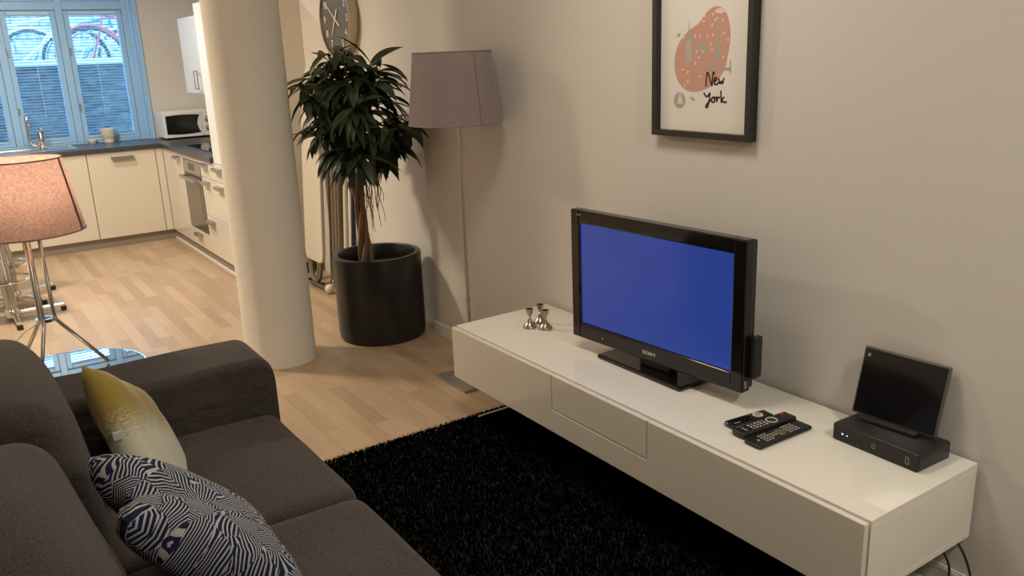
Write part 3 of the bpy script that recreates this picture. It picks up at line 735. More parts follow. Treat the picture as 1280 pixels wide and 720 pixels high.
# ================================================================== RUG
t = thing('rug', 'black shaggy rug on the oak floor between sofa and TV bench', 'rug', (1.27, -.8, 0))
RX0, RX1, RY0, RY1 = .075, 2.5, -1.42, -.2
mesh_obj('backing', MB().bbox(RX0+.008, RX1-.008, RY0+.008, RY1-.008, 0, .014, .004), M['rug_base'], t)
pv, pf = [], []
rr = random.Random(3)
def blade(x, y):
    a = rr.uniform(0, 2*pi); h = rr.uniform(.012, .022); w = rr.uniform(.0014, .0028); l = rr.uniform(.005, .016); b = rr.uniform(0, 2*pi)
    bx, by = cos(a)*w, sin(a)*w; o = len(pv)
    pv.extend([(x-bx, y-by, .012), (x+bx, y+by, .012), (x+bx*.8+cos(b)*l*.4, y+by*.8+sin(b)*l*.4, .012+h*.7), (x-bx*.8+cos(b)*l*.4, y-by*.8+sin(b)*l*.4, .012+h*.7), (x+cos(b)*l, y+sin(b)*l, .012+h)])
    pf.extend([(o, o+1, o+2, o+3), (o+3, o+2, o+4)])
for i in range(85000): blade(rr.uniform(RX0, RX1), rr.uniform(RY0, RY1))
for i in range(1500): blade(RX0+abs(rr.gauss(0, .006)), rr.uniform(RY0, RY1))
pb = MB(); pb.v, pb.f = pv, pf
o = mesh_obj('pile', pb, M['pile'], t); o['kind'] = 'stuff'

# ================================================================== TV BENCH
L, HB, BB, YB, DB = 2.016, .431, .200, -.012, .487
FY = YB-DB
t = thing('tv_bench', 'long low glossy white TV bench along the wall', 'TV bench', (L/2, -.26, 0))
GW, GF = M['gloss_white'], M['gloss_front']
mesh_obj('top_panel', MB().bbox(0, L, FY, YB, HB-.018, HB, .0015), GW, t)
mesh_obj('body', MB().bbox(0, .02, FY, YB, BB+.0185, HB-.0185, .001).bbox(L-.02, L, FY, YB, BB+.0185, HB-.0185, .001).box(.02, L-.02, YB-.02, YB, BB+.0185, HB-.0185).box(.02, L-.02, FY+.01, FY+.02, BB+.0185, HB-.0185), GW, t)
mesh_obj('bottom_panel', MB().bbox(0, L, FY, YB, BB, BB+.018, .0015), GW, t)
F0, F1 = FY-.022, FY-.003
dx0, dx1, dz = .724, 1.232, .290
ft = HB-.006
u = [(-.006, BB-.004), (L-.004, BB-.004), (L-.004, ft), (dx1+.003, ft), (dx1+.003, dz-.003), (dx0-.003, dz-.003), (dx0-.003, ft), (-.006, ft)]
mesh_obj('front_panel', MB().prism(u, F0, F1, 'xz'), GF, t, bevel=.0025)
mesh_obj('drawer', MB().bbox(dx0, dx1, F0, F1, dz, ft, .0025), GF, t)
for x in (.125, 1.88):
    lg = MB().bbox(x-.008, x+.008, -.485, -.08, .026, .040, .003).bbox(x-.008, x+.008, -.325, -.305, .040, BB, .003).bbox(x-.008, x+.008, -.10, -.08, .040, BB, .003)
    mesh_obj('leg', lg, M['chrome'], t)

# ---- television (local frame, screen faces -y)
tv = thing('television', 'black flat-screen television showing a plain blue picture on the bench', 'television', (.965, -.235, HB+.001), (0, 0, radians(3.4)))
W2, ZB, ZT = .408, .055, .560
bz = MB()
bz.bbox(-W2, -W2+.046, -.03, .012, ZB, ZT, .005).bbox(W2-.05, W2, -.03, .012, ZB, ZT, .005).bbox(-W2+.044, W2-.048, -.0295, .012, ZT-.05, ZT, .004).bbox(-W2+.044, W2-.048, -.0295, .012, ZB, ZB+.062, .004)
mesh_obj('bezel', bz, M['black_gloss'], tv, world=False)
mesh_obj('screen', MB().box(-W2+.044, W2-.048, -.021, -.010, ZB+.060, ZT-.048), M['screen'], tv, world=False)
mesh_obj('back_cover', MB().bbox(-W2+.006, W2-.006, .012, .035, ZB+.006, ZT-.006, .006).bbox(-.30, .30, .035, .075, ZB+.03, ZT-.12, .02), M['black_satin'], tv, world=False)
mesh_obj('side_module', MB().bbox(W2-.004, W2+.020, .0, .045, ZB+.045, ZB+.185, .006), M['black_satin'], tv, world=False)
LT = lambda x, y, z: Matrix.Translation((x, y, z)) @ Matrix.Rotation(pi/2, 4, 'X')
# maker's word on the lower bezel, serif letters built from bars
def word_mb(x, z, h):
    mb = MB(); w = h*1.05; s = h*.2; y0, y1 = -.0312, -.0294
    def bar(a, b, c_, d): mb.box(a, b, y0, y1, c_, d)
    def diag(p, q, th):
        mb.prism([(p[0]-th/2, p[1]), (p[0]+th/2, p[1]), (q[0]+th/2, q[1]), (q[0]-th/2, q[1])], y0, y1, 'xz')
    X = x
    # S
    bar(X, X+w, z, z+s*.8); bar(X, X+w, z+h/2-s*.4, z+h/2+s*.4); bar(X, X+w, z+h-s*.8, z+h); bar(X, X+s*1.2, z+h/2, z+h); bar(X+w-s*1.2, X+w, z, z+h/2); X += w*1.25
    # O
    bar(X, X+w*1.15, z, z+s*.8); bar(X, X+w*1.15, z+h-s*.8, z+h); bar(X, X+s*1.4, z, z+h); bar(X+w*1.15-s*1.4, X+w*1.15, z, z+h); X += w*1.4
    # N
    bar(X, X+s, z, z+h); bar(X+w-s, X+w, z, z+h); diag((X+s*.8, z+h), (X+w-s*.8, z), s*1.3); bar(X-s*.5, X+s*1.4, z, z+s*.4); bar(X+w-s*1.4, X+w+s*.5, z+h-s*.4, z+h); X += w*1.3
    # Y
    diag((X+s*.5, z+h), (X+w/2, z+h*.45), s*1.3); diag((X+w-s*.5, z+h), (X+w/2, z+h*.45), s*1.1); bar(X+w/2-s*.6, X+w/2+s*.6, z, z+h*.5); bar(X+w/2-s*1.2, X+w/2+s*1.2, z, z+s*.4)
    return mb
mesh_obj('maker_lettering', word_mb(-.028, ZB+.024, .012), M['key_white'], tv, world=False)
mesh_obj('status_lamp', MB().lathe([(0, -.0302), (.003, -.0302), (.003, -.029), (0, -.029)], (-.24, 0, ZB+.025), 10, 'y'), M['key_white'], tv, world=False)
mesh_obj('corner_lettering', text_mb('BRAVIA', .008, LT(-W2+.045, -.0299, ZT-.018)), M['key_grey'], tv, world=False)
mesh_obj('side_mark', text_mb('S', .03, Matrix.Translation((W2+.0002, -.012, ZB+.025)) @ Matrix.Rotation(pi/2, 4, 'Z') @ Matrix.Rotation(pi/2, 4, 'X')), M['key_white'], tv, world=False)
mesh_obj('neck', MB().bbox(-.075, .075, .0, .045, .014, .16, .008), M['black_satin'], tv, world=False)
bp = MB()
R4 = Matrix.Rotation(radians(-3.4), 4, 'Z')
bp.bbox(-.258, .182, -.055, .105, 0, .016, .007, 3); bp.xform(Matrix.Translation((-.0, -.0, 0)) @ R4)
mesh_obj('stand_base', bp, M['black_gloss'], tv, world=False)
tv.location.x += .0

# ---- candlesticks
cp = [(0, 0), (.028, 0), (.030, .004), (.0285, .008), (.018, .019), (.010, .030), (.006, .040), (.0075, .044), (.0045, .048), (.006, .055), (.012, .062), (.0135, .071), (.0165, .078), (.0175, .083), (.0125, .083), (.011, .068), (0, .066)]
cands = [(.238, -.272, 'small silver candlestick, leftmost of the three on the bench end'), (.215, -.200, 'small silver candlestick standing behind the other two on the bench end'), (.296, -.232, 'small silver candlestick, rightmost of the three on the bench end')]
first = None
for x, y, lb in cands:
    if first is None:
        first = mesh_obj('candlestick', MB().lathe(cp, (0, 0, 0), 28), M['pewter'], smooth=True); first.location = (x, y, HB+.0005); o = first
    else:
        o = first.copy(); COL.objects.link(o); o.location = (x, y, HB+.0005)
    tag(o, lb, 'candlestick', 'silver candlesticks on the TV bench')

# ---- remotes
def remote(label, x, y, z, ang, ln, wd, th, style, tilt=0):
    t = thing('remote_control', label, 'remote control', (x, y, z), (tilt, 0, ang), 'remote controls on the TV bench')
    if style == 0:
        mb = MB()
        for sx in (1,): mb.bbox(-ln/2, ln/2, -wd/2, wd/2, 0, th, th*.45, 3)
        mesh_obj('body', mb, M['black_gloss'], t, smooth=True, world=False)
        mesh_obj('rim', MB().bbox(-ln/2+.006, ln/2, -wd/2-.002, -wd/2+.003, .006, th-.004, .002), M['steel'], t, world=False)
        e = mesh_obj('emblem', MB().lathe([(0, th), (.017, th), (.017, th+.0006), (0, th+.0006)], (.035, 0, 0), 24), M['key_white'], t, world=False)
        mk = MB()
        for a in (-.005, .005): mk.tube([(.035+a-.004, -.008, th+.0012), (.035+a, .0, th+.0012), (.035+a+.004, .008, th+.0012)], .0014, 5)
        mesh_obj('emblem_mark', mk, M['black_satin'], e, world=False)
        mesh_obj('lettering', MB().box(-.07, -.045, -.012, -.008, th-.0005, th+.0004), M['key_grey'], t, world=False)
        return t
    mesh_obj('body', MB().bbox(-ln/2, ln/2, -wd/2, wd/2, 0, th, .006, 3), M['black_satin'], t, smooth=True, world=False)
    if style == 1:
        for i in range(5):
            for j in range(3):
                m_ = M['key_white'] if (i+j) % 3 else M['key_grey']
                mesh_obj('button', MB().bbox(-.062+.014*i, -.055+.014*i, -.015+.012*j, -.009+.012*j, th-.001, th+.0015, .001), m_, t, world=False)
        mesh_obj('button', MB().bbox(.08, .09, .008, .016, th-.001, th+.002, .001), M['red_key'], t, world=False)
        mesh_obj('button', MB().bbox(-.012, -.004, .008, .014, th-.001, th+.002, .001), M['red_key'], t, world=False)
        mesh_obj('navigation_ring', MB().tube([(.028+.017*cos(a), .017*sin(a), th) for a in [2*pi*i/24 for i in range(24)]], .002, 6, closed=True), M['key_white'], t, world=False)
        mesh_obj('maker_lettering', text_mb('SONY', .009, Matrix.Translation((-.085, 0, th+.0003)) @ Matrix.Rotation(pi/2, 4, 'Z')), M['key_white'], t, world=False)
    else:
        for i in range(12):
            for j in range(4):
                if i in (5, 6, 7) or (i in (3, 4) and j in (0, 3)): continue
                mesh_obj('button', MB().bbox(-.072+.0125*i, -.064+.0125*i, -.0195+.0115*j, -.013+.0115*j, th-.001, th+.002, .0012), M['key_grey'], t, world=False)
        mesh_obj('navigation_disc', MB().lathe([(0, th-.001), (.019, th-.001), (.018, th+.002), (.010, th+.0025), (0, th+.0015)], (.006, 0, 0), 28), M['clock_rim'], t, smooth=True, world=False)
        mesh_obj('button', MB().lathe([(0, th-.001), (.005, th-.001), (.004, th+.002), (0, th+.002)], (-.088, 0, 0), 14), M['key_grey'], t, world=False)
    return t
ra = radians(60)
def mid(a, b): return ((a[0]+b[0])/2, (a[1]+b[1])/2)
remote('short glossy black remote with a round white emblem, rearmost of the three', 1.452, -.292, HB+.0008, radians(84), .165, .050, .017, 0)
remote('black television remote with small white buttons, middle of the three', 1.511, -.290, HB+.0008, radians(86), .225, .052, .021, 1)
remote('flat black remote with bronze buttons and a round disc, nearest the bench front', 1.572, -.300, HB+.0008, radians(89), .235, .062, .012, 2)

# ---- set-top box and tablet
bx = thing('set_top_box', 'black set-top box with two small lights on the right end of the bench', 'box', (1.815, -.115, HB+.0005), (0, 0, radians(-1.5)))
mesh_obj('case', MB().bbox(-.137, .137, -.075, .075, 0, .052, .006, 3), M['black_satin'], bx, smooth=True, world=False)
mesh_obj('front_fascia', MB().bbox(-.134, .134, -.0765, -.0735, .003, .049, .001), M['black_gloss'], bx, world=False)
mesh_obj('light', MB().bbox(-.104, -.100, -.0778, -.0763, .024, .028, .0005), M['led_green'], bx, world=False)
mesh_obj('light', MB().bbox(-.088, -.085, -.0778, -.0763, .024, .027, .0005), M['led_blue'], bx, world=False)
mesh_obj('power_mark', MB().tube([(.0+.006*cos(a), -.0768, .026+.006*sin(a)) for a in [2*pi*i/16 for i in range(16)]], .0006, 5, closed=True), M['key_grey'], bx, world=False)
pt = MB()
for a in ((.099, .1005, .014, .036), (.1075, .109, .014, .036)): pt.box(a[0], a[1], -.0772, -.0763, a[2], a[3])
pt.box(.099, .109, -.0772, -.0763, .0345, .036).box(.099, .109, -.0772, -.0763, .014, .0155)
mesh_obj('port', pt, M['key_grey'], bx, world=False)
tb = thing('tablet', 'black tablet propped upright on a stand on top of the set-top box', 'tablet', (1.797, -.080, HB+.053), (0, 0, radians(3.5)))
TL = Matrix.Translation((0, 0, .004)) @ Matrix.Rotation(radians(-15), 4, 'X')
mesh_obj('case', MB().bbox(-.128, .128, -.004, .008, 0, .205, .0045, 3).xform(TL), M['grey_plastic'], tb, smooth=True, world=False)
mesh_obj('screen', MB().bbox(-.122, .122, -.0058, -.0035, .006, .199, .001).xform(TL), M['black_gloss'], tb, world=False)
mesh_obj('maker_mark', MB().box(-.112, -.104, -.0064, -.0056, .183, .185).box(-.112, -.110, -.0064, -.0056, .175, .185).box(-.107, -.104, -.0064, -.0056, .177, .181).xform(TL), M['key_white'], tb, world=False)
mesh_obj('stand', MB().bbox(-.085, .085, -.030, .035, 0, .008, .003).bbox(-.07, .07, .008, .016, .006, .05, .003), M['black_satin'], tb, world=False)

# ---- cables and adapter at the right end
for pts, lb in (([(1.955, -.10, BB-.002), (1.985, -.085, .17), (2.01, -.08, .12), (2.0, -.075, .05), (1.97, -.06, .006), (1.85, -.05, .005)], 'thin black cable hanging from the bench end, left of two'),
                ([(2.0, -.05, BB-.002), (2.03, -.05, .16), (2.055, -.05, .10), (2.055, -.05, .04), (2.02, -.045, .005), (1.80, -.03, .004)], 'thin black cable hanging from the bench end, nearer the wall corner')):
    # smooth the path
    P_ = [Vector(p) for p in pts]
    for _ in range(3): P_ = [P_[0]]+[q for i in range(len(P_)-1) for q in (P_[i]*.75+P_[i+1]*.25, P_[i]*.25+P_[i+1]*.75)]+[P_[-1]]
    o = mesh_obj('power_cable', MB().tube(P_, .0035, 8), M['black_satin'], smooth='all'); tag(o, lb, 'cable', 'cables under the TV bench'); origin_to(o, pts[-1])
t = thing('power_adapter', 'white plug adapter standing on the floor under the right bench end', 'adapter', (1.93, -.12, 0))
mesh_obj('case', MB().bbox(1.90, 1.96, -.155, -.085, .0, .062, .008, 3), M['white_plastic'], t, smooth=True)
mesh_obj('strip', MB().bbox(1.68, 1.895, -.15, -.09, .0, .038, .006), M['white_plastic'], t)
mesh_obj('pin_hole', MB().lathe([(0, .0615), (.003, .0615), (.003, .0625), (0, .0625)], (1.93, -.11, 0), 10), M['black_satin'], t)

# ================================================================== FLOOR LAMP
t = thing('floor_lamp', 'tall floor lamp with a mauve-grey drum shade beside the plant', 'lamp', (-.348, -.225, 0))
px, py = -.348, -.228
mesh_obj('base', MB().bbox(px-.14, px+.14, py-.13, py+.15, 0, .014, .003), M['steel'], t)
mesh_obj('pole', MB().tube([(px, py, .014), (px, py, 1.40)], .0085, 14), M['steel'], t, smooth=True)
for z in (.42, .95): mesh_obj('pole_joint', MB().lathe([(.0086, z-.008), (.0115, z-.008), (.0115, z+.008), (.0086, z+.008)], (px, py, 0), 16), M['steel'], t, smooth=True)
so = round_shade(t, px-.026, py, .217, .179, 1.264, 1.582, M['shade_grey'], 2, M['shade_seam'])
mesh_obj('socket', MB().lathe([(0, 1.39), (.02, 1.39), (.02, 1.46), (0, 1.46)], (px, py, 0), 18), M['white_plastic'], t, smooth=True)
sf = MB()
for k in range(4):
    a = k*pi/2; sf.tube([(px, py, 1.40), (px-.026+.180*cos(a), py+.180*sin(a), 1.56)], .0025, 6)
mesh_obj('shade_frame', sf, M['steel'], t)

# ================================================================== POTTED TREE
PX, PY = -1.31, -.256
t = thing('potted_tree', 'long-leaved green indoor tree in a tall round black pot by the column', 'plant', (PX, PY, 0))
mesh_obj('planter', MB().lathe([(0, 0), (.235, 0), (.248, .012), (.252, .05), (.252, .478), (.250, .488), (.245, .492), (.222, .492), (.218, .486), (.214, .40), (0, .40)], (PX, PY, 0), 72), M['pot'], t, smooth=True)
mesh_obj('soil', MB().lathe([(0, .415), (.1, .412), (.212, .402)], (PX, PY, 0), 40), M['soil'], t, smooth=True)
rp = random.Random(11)
bx_, by_ = -1.36, -.30
CX, CY, CZ = -1.27, -.345, 1.29
for k in range(4):
    a0 = k*pi/2+.4
    pts = []
    for i in range(22):
        s = i/21; z = .405+.62*s; tw = a0+s*5.0
        rad = .030*(1-.5*sin(pi*s))+.004
        pts.append((bx_+(CX-bx_)*s*.6+rad*cos(tw), by_+(CY-by_)*s+rad*sin(tw), z))
    mesh_obj('trunk', MB().tube(pts, [.017-.006*i/21 for i in range(22)], 9), M['bark'], t, smooth='all')
br = MB(); lv = MB()
bend = lambda p, q, s, sag: tuple(Vector(p).lerp(Vector(q), s)+Vector((0, 0, sag*sin(pi*s))))
top = (bx_+(CX-bx_)*.6, CY, 1.0)
def leaf(p, d, ln, wd, droop, roll):
    d = Vector(d).normalized(); P_ = Vector(p); side = d.cross(Vector((0, 0, 1)))
    if side.length < .05: side = Vector((1, 0, 0))
    side = Matrix.Rotation(roll, 3, d) @ side.normalized(); vs = []
    seg = 7; prof = (.12, .60, .90, 1, .93, .72, .40, .02)
    ok = True
    for i in range(seg+1):
        w = prof[i]*wd/2; upv = side.cross(d).normalized()
        for s in (-1, 0, 1):
            q = P_+side*s*w+upv*(abs(s)*w*.35)
            vs.append(q)
            lim = -.012 if q.x > -1.15 else .055
            if q.y > lim: ok = False
            if (q.x+1.293)**2+(q.y+.879)**2 < .20**2: ok = False
        d = (d+Vector((0, 0, -droop/seg))).normalized(); side = (side-d*side.dot(d)).normalized(); P_ = P_+d*ln/seg
    if not ok: return False
    fs = []
    for i in range(seg):
        for s in (0, 1): a = i*3+s; fs.append((a, a+1, a+4, a+3))
    lv.add(vs, fs); return True
made = 0; tips = []
for b in range(46):
    # branch tips spread over an egg-shaped crown
    for _ in range(60):
        u = Vector((rp.uniform(-1, 1), rp.uniform(-1, 1), rp.uniform(-.75, 1)))
        if .25 < u.length < 1 and all((u-q).length > .26 for q in tips): break
    tips.append(u)
    wz = 1-.42*max(0, u.z)-.1*max(0, -u.z)
    tip = Vector((CX+u.x*.40*wz, CY+u.y*.33*wz, CZ+u.z*.375))
    if tip.y > -.05: tip.y = -.05
    pts = [bend(top, tip, i/6, .05) for i in range(7)]
    br.tube(pts, [.007-.0008*i for i in range(7)], 6)
    n = rp.randint(11, 14)
    for k in range(n):
        az = rp.uniform(0, 2*pi); el = rp.uniform(-.7, .75)
        out = Vector((u.x, u.y, u.z*.6)); 
        d = Vector((cos(az)*cos(el), sin(az)*cos(el), sin(el)))+out*.55
        ln = rp.uniform(.14, .235)
        back = Vector(pts[5]).lerp(tip, rp.uniform(-.8, 1))
        if leaf(back, d, ln, rp.uniform(.038, .056), rp.uniform(.5, 1.6), rp.uniform(-.6, .6)): made += 1
mesh_obj('branches', br, M['bark'], t, smooth='all')
mesh_obj('foliage', lv, M['leaf'], t, smooth='all')
ar = MB()
for k in range(20):
    a = rp.uniform(-.5, 1.2); r0 = rp.uniform(.05, .16); x, y = top[0]+.02+r0*cos(a)*.7+.03, top[1]+r0*.7*sin(a)
    z = 1.02; pts = []; zz = rp.uniform(.62, .82)
    n = 14
    for i in range(n+1):
        s = i/n; pts.append((x+.010*sin(9*s+k)+.012*s*k/6, y+.008*sin(7*s+2*k), z+(zz-z)*s))
    ar.tube(pts, [.0034-.002*i/n for i in range(n+1)], 5)
mesh_obj('hanging_roots', ar, M['root'], t, smooth='all')

# ================================================================== NICHE: clock, ironing board, rack, mop handles
KX, KZ, KR = -2.235, 1.812, .232
t = thing('wall_clock', 'large round grey clock with a brass rim on the niche wall', 'clock', (KX, YN-.0005, KZ))
mesh_obj('rim', MB().lathe([(0, -.002), (KR+.008, -.002), (KR+.010, -.01), (KR+.010, -.066), (KR+.006, -.070), (KR-.004, -.070), (KR-.006, -.056), (0, -.056)], (KX, YN, KZ), 72, 'y'), M['clock_rim'], t, smooth=True)
fc = mesh_obj('face', MB().lathe([(0, -.0575), (KR-.008, -.0575), (KR-.008, -.0565), (0, -.0565)], (KX, YN, KZ), 64, 'y'), M['clock_face'], t)
for n_ in range(1, 13):
    a = radians(90-30*n_); mt = Matrix.Translation((KX+.175*cos(a), YN-.0585, KZ+.175*sin(a))) @ Matrix.Rotation(pi/2, 4, 'X')
    mesh_obj('numeral', text_mb(str(n_), .062, mt), M['white_paint'], fc)
def hand(deg, l1, l2, w):
    a = radians(90-deg); d = Vector((cos(a), 0, sin(a))); s = Vector((-sin(a), 0, cos(a)))*w/2; c0 = Vector((KX, YN-.062, KZ))
    q = [c0-d*l2-s, c0+d*l1-s*.5, c0+d*l1+s*.5, c0-d*l2+s]; return MB().add(q+[v-Vector((0, .0015, 0)) for v in q], [(3,2,1,0),(4,5,6,7),(0,1,5,4),(1,2,6,5),(2,3,7,6),(3,0,4,7)])
mesh_obj('hour_hand', hand(215, .125, .07, .012), M['white_paint'], t)
mesh_obj('minute_hand', hand(306, .19, .075, .010), M['white_paint'], t)
mesh_obj('hub', MB().lathe([(0, -.066), (.008, -.066), (.008, -.0575), (0, -.0575)], (KX, YN, KZ), 16, 'y'), M['white_paint'], t)
# ironing board, leaning
t = thing('ironing_board', 'pale covered ironing board standing folded between the column and the pot', 'ironing board', (-2.7, -.1, 0))
ol = []
for i in range(13): a = pi+pi/2*i/12; ol.append((-2.83+.06+.06*cos(a), .17+.06+.06*sin(a)))
for i in range(13): a = 1.5*pi+pi/2*i/12; ol.append((-2.50-.06+.06*cos(a), .17+.06+.06*sin(a)))
for s in [i/10 for i in range(11)]: ol.append((-2.50-.13*s**2.2, .9+.62*s))
for s in [i/10 for i in range(10, -1, -1)]: ol.append((-2.83+.13*s**2.2, .9+.62*s))
sh = Matrix(((1, 0, 0, 0), (0, 1, .07, 0), (0, 0, 1, 0), (0, 0, 0, 1)))
mesh_obj('cover', MB().prism(ol, -.155, -.125, 'xz').xform(sh), M['iron_cover'], t, bevel=.008)
def rounded(pts, it=3):
    P_ = [Vector(p) for p in pts]
    for _ in range(it): P_ = [P_[0]]+[q for i in range(len(P_)-1) for q in (P_[i]*.75+P_[i+1]*.25, P_[i]*.25+P_[i+1]*.75)]+[P_[-1]]
    return P_
for off, zt in ((0, .9), (.045, .8)):
    mesh_obj('leg', MB().tube(rounded([(-2.80+off, -.105+.05*zt, zt), (-2.80+off, -.118, .30), (-2.80+off, -.13, .016), (-2.585-off, -.13, .016), (-2.575-off, -.118, .30), (-2.58-off, -.105+.05*zt, zt)], 3), .014, 10), M['rack'], t, smooth='all')
mesh_obj('rubber_foot', MB().bbox(-2.64, -2.58, -.148, -.108, 0.0, .014, .004).bbox(-2.82, -2.76, -.148, -.108, 0.0, .014, .004), M['black_satin'], t)
# folded drying rack
t = thing('drying_rack', 'folded grey-brown drying rack leaning in the niche beside the ironing board', 'drying rack', (-2.4, -.03, 0))
for i, x in enumerate((-2.52, -2.492, -2.464, -2.436, -2.408, -2.38)):
    mesh_obj('rail', MB().tube([(x, -.075+.006*(i % 2), .02), (x+.01, -.005+.006*(i % 2), 1.05)], .0115, 8), M['rack'], t, smooth=True)
    mesh_obj('end_cap', MB().lathe([(0, .0), (.013, .0), (.013, .05), (0, .05)], (x, -.076+.006*(i % 2), 0.0), 10), M['ivory'] if i % 2 else M['steel'], t, smooth=True)
cr = MB()
for z in (.12, .55, .98): cr.tube([(-2.525, -.072+.068*z, z), (-2.375, -.072+.068*z, z)], .007, 8)
mesh_obj('crossbar', cr, M['rack'], t, smooth=True)
# long handles
def pole(name, label, cat, x, y, m, r, h, head, grip=None):
    t = thing(name, label, cat, (x, y, 0))
    mesh_obj('handle', MB().tube([(x, y, .04), (x+.01, .045, h)], r, 12), m, t, smooth=True)
    mesh_obj('head', head, M['black_satin'], t, smooth=True)
    if grip: mesh_obj('grip', MB().tube([(x+.0099, .0443, h-.28), (x+.01, .045, h)], r*1.35, 12), grip, t, smooth=True)
pole('broom', 'cream broom handle in the niche, between the rack and the pot', 'broom', -2.325, -.045, M['ivory'], .015, 1.25, MB().bbox(-2.352, -2.298, -.11, -.02, .0, .06, .01))
pole('mop', 'navy mop handle in the niche, just left of the tree trunk', 'mop', -2.19, -.05, M['navy'], .015, 1.2, MB().bbox(-2.228, -2.10, -.085, -.02, .0, .035, .01), M['navy'])
pole('dustpan', 'white upright dustpan handle in the niche behind the pot', 'dustpan', -2.262, -.035, M['white_plastic'], .014, 1.15, MB().bbox(-2.292, -2.234, -.12, -.01, .0, .02, .006))
t = thing('vacuum_wand', 'low dark wand with a round ivory end lying on the niche floor', 'wand', (-2.35, -.15, 0))
mesh_obj('tube', MB().tube([(-2.66, -.175, .02), (-2.36, -.165, .022)], .014, 12), M['grey_plastic'], t, smooth=True)
mesh_obj('end_ball', MB().lathe([(.033*sin(pi*i/12), .033-.033*cos(pi*i/12)) for i in range(13)], (-2.345, -.165, 0), 20), M['ivory'], t, smooth='all')

# ================================================================== PICTURE
FX0, FX1, FZ0, FZ1 = .733, 1.191, 1.258, 1.962
t = thing('framed_poster', 'black-framed pink New York city map poster on the wall above the television', 'picture', ((FX0+FX1)/2, -.001, FZ0))
fm = MB(); wd = .021; y0, y1 = -.037, -.001
fm.box(FX0, FX0+wd, y0, y1, FZ0, FZ1).box(FX1-wd, FX1, y0, y1, FZ0, FZ1).box(FX0+wd, FX1-wd, y0, y1, FZ0, FZ0+wd).box(FX0+wd, FX1-wd, y0, y1, FZ1-wd, FZ1)
mesh_obj('frame', fm, M['black_satin'], t)
pp = mesh_obj('print', MB().box(FX0+wd, FX1-wd, -.012, -.004, FZ0+wd, FZ1-wd), M['paper'], t)
def smooth_closed(P_, it=3):
    for _ in range(it): P_ = [q for i in range(len(P_)) for q in ((P_[i][0]*.75+P_[(i+1) % len(P_)][0]*.25, P_[i][1]*.75+P_[(i+1) % len(P_)][1]*.25), (P_[i][0]*.25+P_[(i+1) % len(P_)][0]*.75, P_[i][1]*.25+P_[(i+1) % len(P_)][1]*.75))]
    return P_
blob = [(.8922,1.6232),(.939,1.6419),(.9669,1.6746),(.9994,1.6928),(1.0318,1.6922),(1.06,1.6694),(1.0752,1.6291),(1.0795,1.5891),(1.0698,1.5358),(1.0579,1.4884),(1.022,1.447),(.9747,1.4219),(.9156,1.4103),(.8642,1.4239),(.8322,1.4601),(.8209,1.5039),(.8253,1.5472),(.8453,1.5861)]
def layer(mb, poly, k): mb.prism(poly, -.0122-.00012*k, -.0118, 'xz')
def printed(name, polys, m, k):
    mb = MB()
    for q in polys: layer(mb, q, k)
    return mesh_obj(name, mb, m, pp)
printed('printed_map', [smooth_closed(blob)], M['print_pink'], 1)
tw1 = [(.8777,1.5106),(.8758,1.5922),(.8828,1.5955),(.8823,1.6166),(.8902,1.6233),(.8894,1.6546),(.8963,1.6161),(.9029,1.5949),(.9059,1.5913),(.908,1.5103)]
tw2 = [(1.01,1.5197),(1.009,1.5471),(1.0155,1.5504),(1.0206,1.5911),(1.0222,1.6247),(1.0266,1.6326),(1.0306,1.6244),(1.0337,1.5906),(1.037,1.55),(1.0418,1.5465),(1.0427,1.5227)]
dome = [(.9336,1.5556),(.9361,1.5716),(.9555,1.5759),(.9749,1.5706),(.9784,1.5512)]
bridge = [(.9815,1.5166),(.9842,1.4901),(1.0782,1.4843),(1.0785,1.4782),(1.0858,1.4782),(1.0841,1.5187),(1.0787,1.5188),(1.0777,1.4965),(1.0484,1.494),(1.0059,1.5011),(.9872,1.5165)]
boats = [[(.8316,1.6008),(.8345,1.6113),(.8529,1.6142),(.845,1.6003)], [(.8977,1.394),(.9038,1.397),(.9262,1.3903),(.9184,1.3814)]]
disc = [(.8505+.0285*cos(a), 1.3834+.021*1.36*sin(a)) for a in [2*pi*i/28 for i in range(28)]]
printed('printed_buildings', [tw1, tw2, dome, bridge]+boats, M['print_grey'], 2)
printed('printed_badge', [disc], M['print_grey'], 1)
pale = [[(.8381,1.372),(.842,1.3869),(.8481,1.398),(.8498,1.415),(.854,1.415),(.8564,1.3982),(.8629,1.3859),(.8653,1.3727)]]
for x, z in [(.9206,1.5999),(.9421,1.6005),(.977,1.598),(1.0006,1.6019),(1.0102,1.6487),(.9967,1.6339),(.994,1.5714),(.9993,1.5542),(1.0489,1.5294),(1.0679,1.5842),(.9402,1.5296),(.9269,1.5488),(.9563,1.5496),(.8628,1.4892),(.8885,1.4805),(.9489,1.4663),(.8893,1.4496),(.8743,1.435),(.923,1.5102),(.8655,1.5975),(1.0427,1.6472),(.9808,1.6873),(.9625,1.6647),(.9582,1.6479),(1.02,1.655),(1.0,1.668),(1.05,1.606)]:
    a_, b_ = (.0075, .0028) if (int(x*1e4) % 3 == 0) else (.0034, .0058)
    pale.append([(x+a_*cos(q), z+b_*sin(q)) for q in [2*pi*i/10 for i in range(10)]])
st_ = [(1.032+.024*cos(q), 1.6775+.0085*sin(q)) for q in [2*pi*i/20 for i in range(20)]]
pale.append(st_)
for k in range(4): pale.append([(.882+.006*k, 1.515), (.8835+.006*k, 1.515), (.8835+.006*k, 1.588), (.882+.006*k, 1.588)])
printed('printed_details', pale, M['print_pale'], 3)
ink = MB()
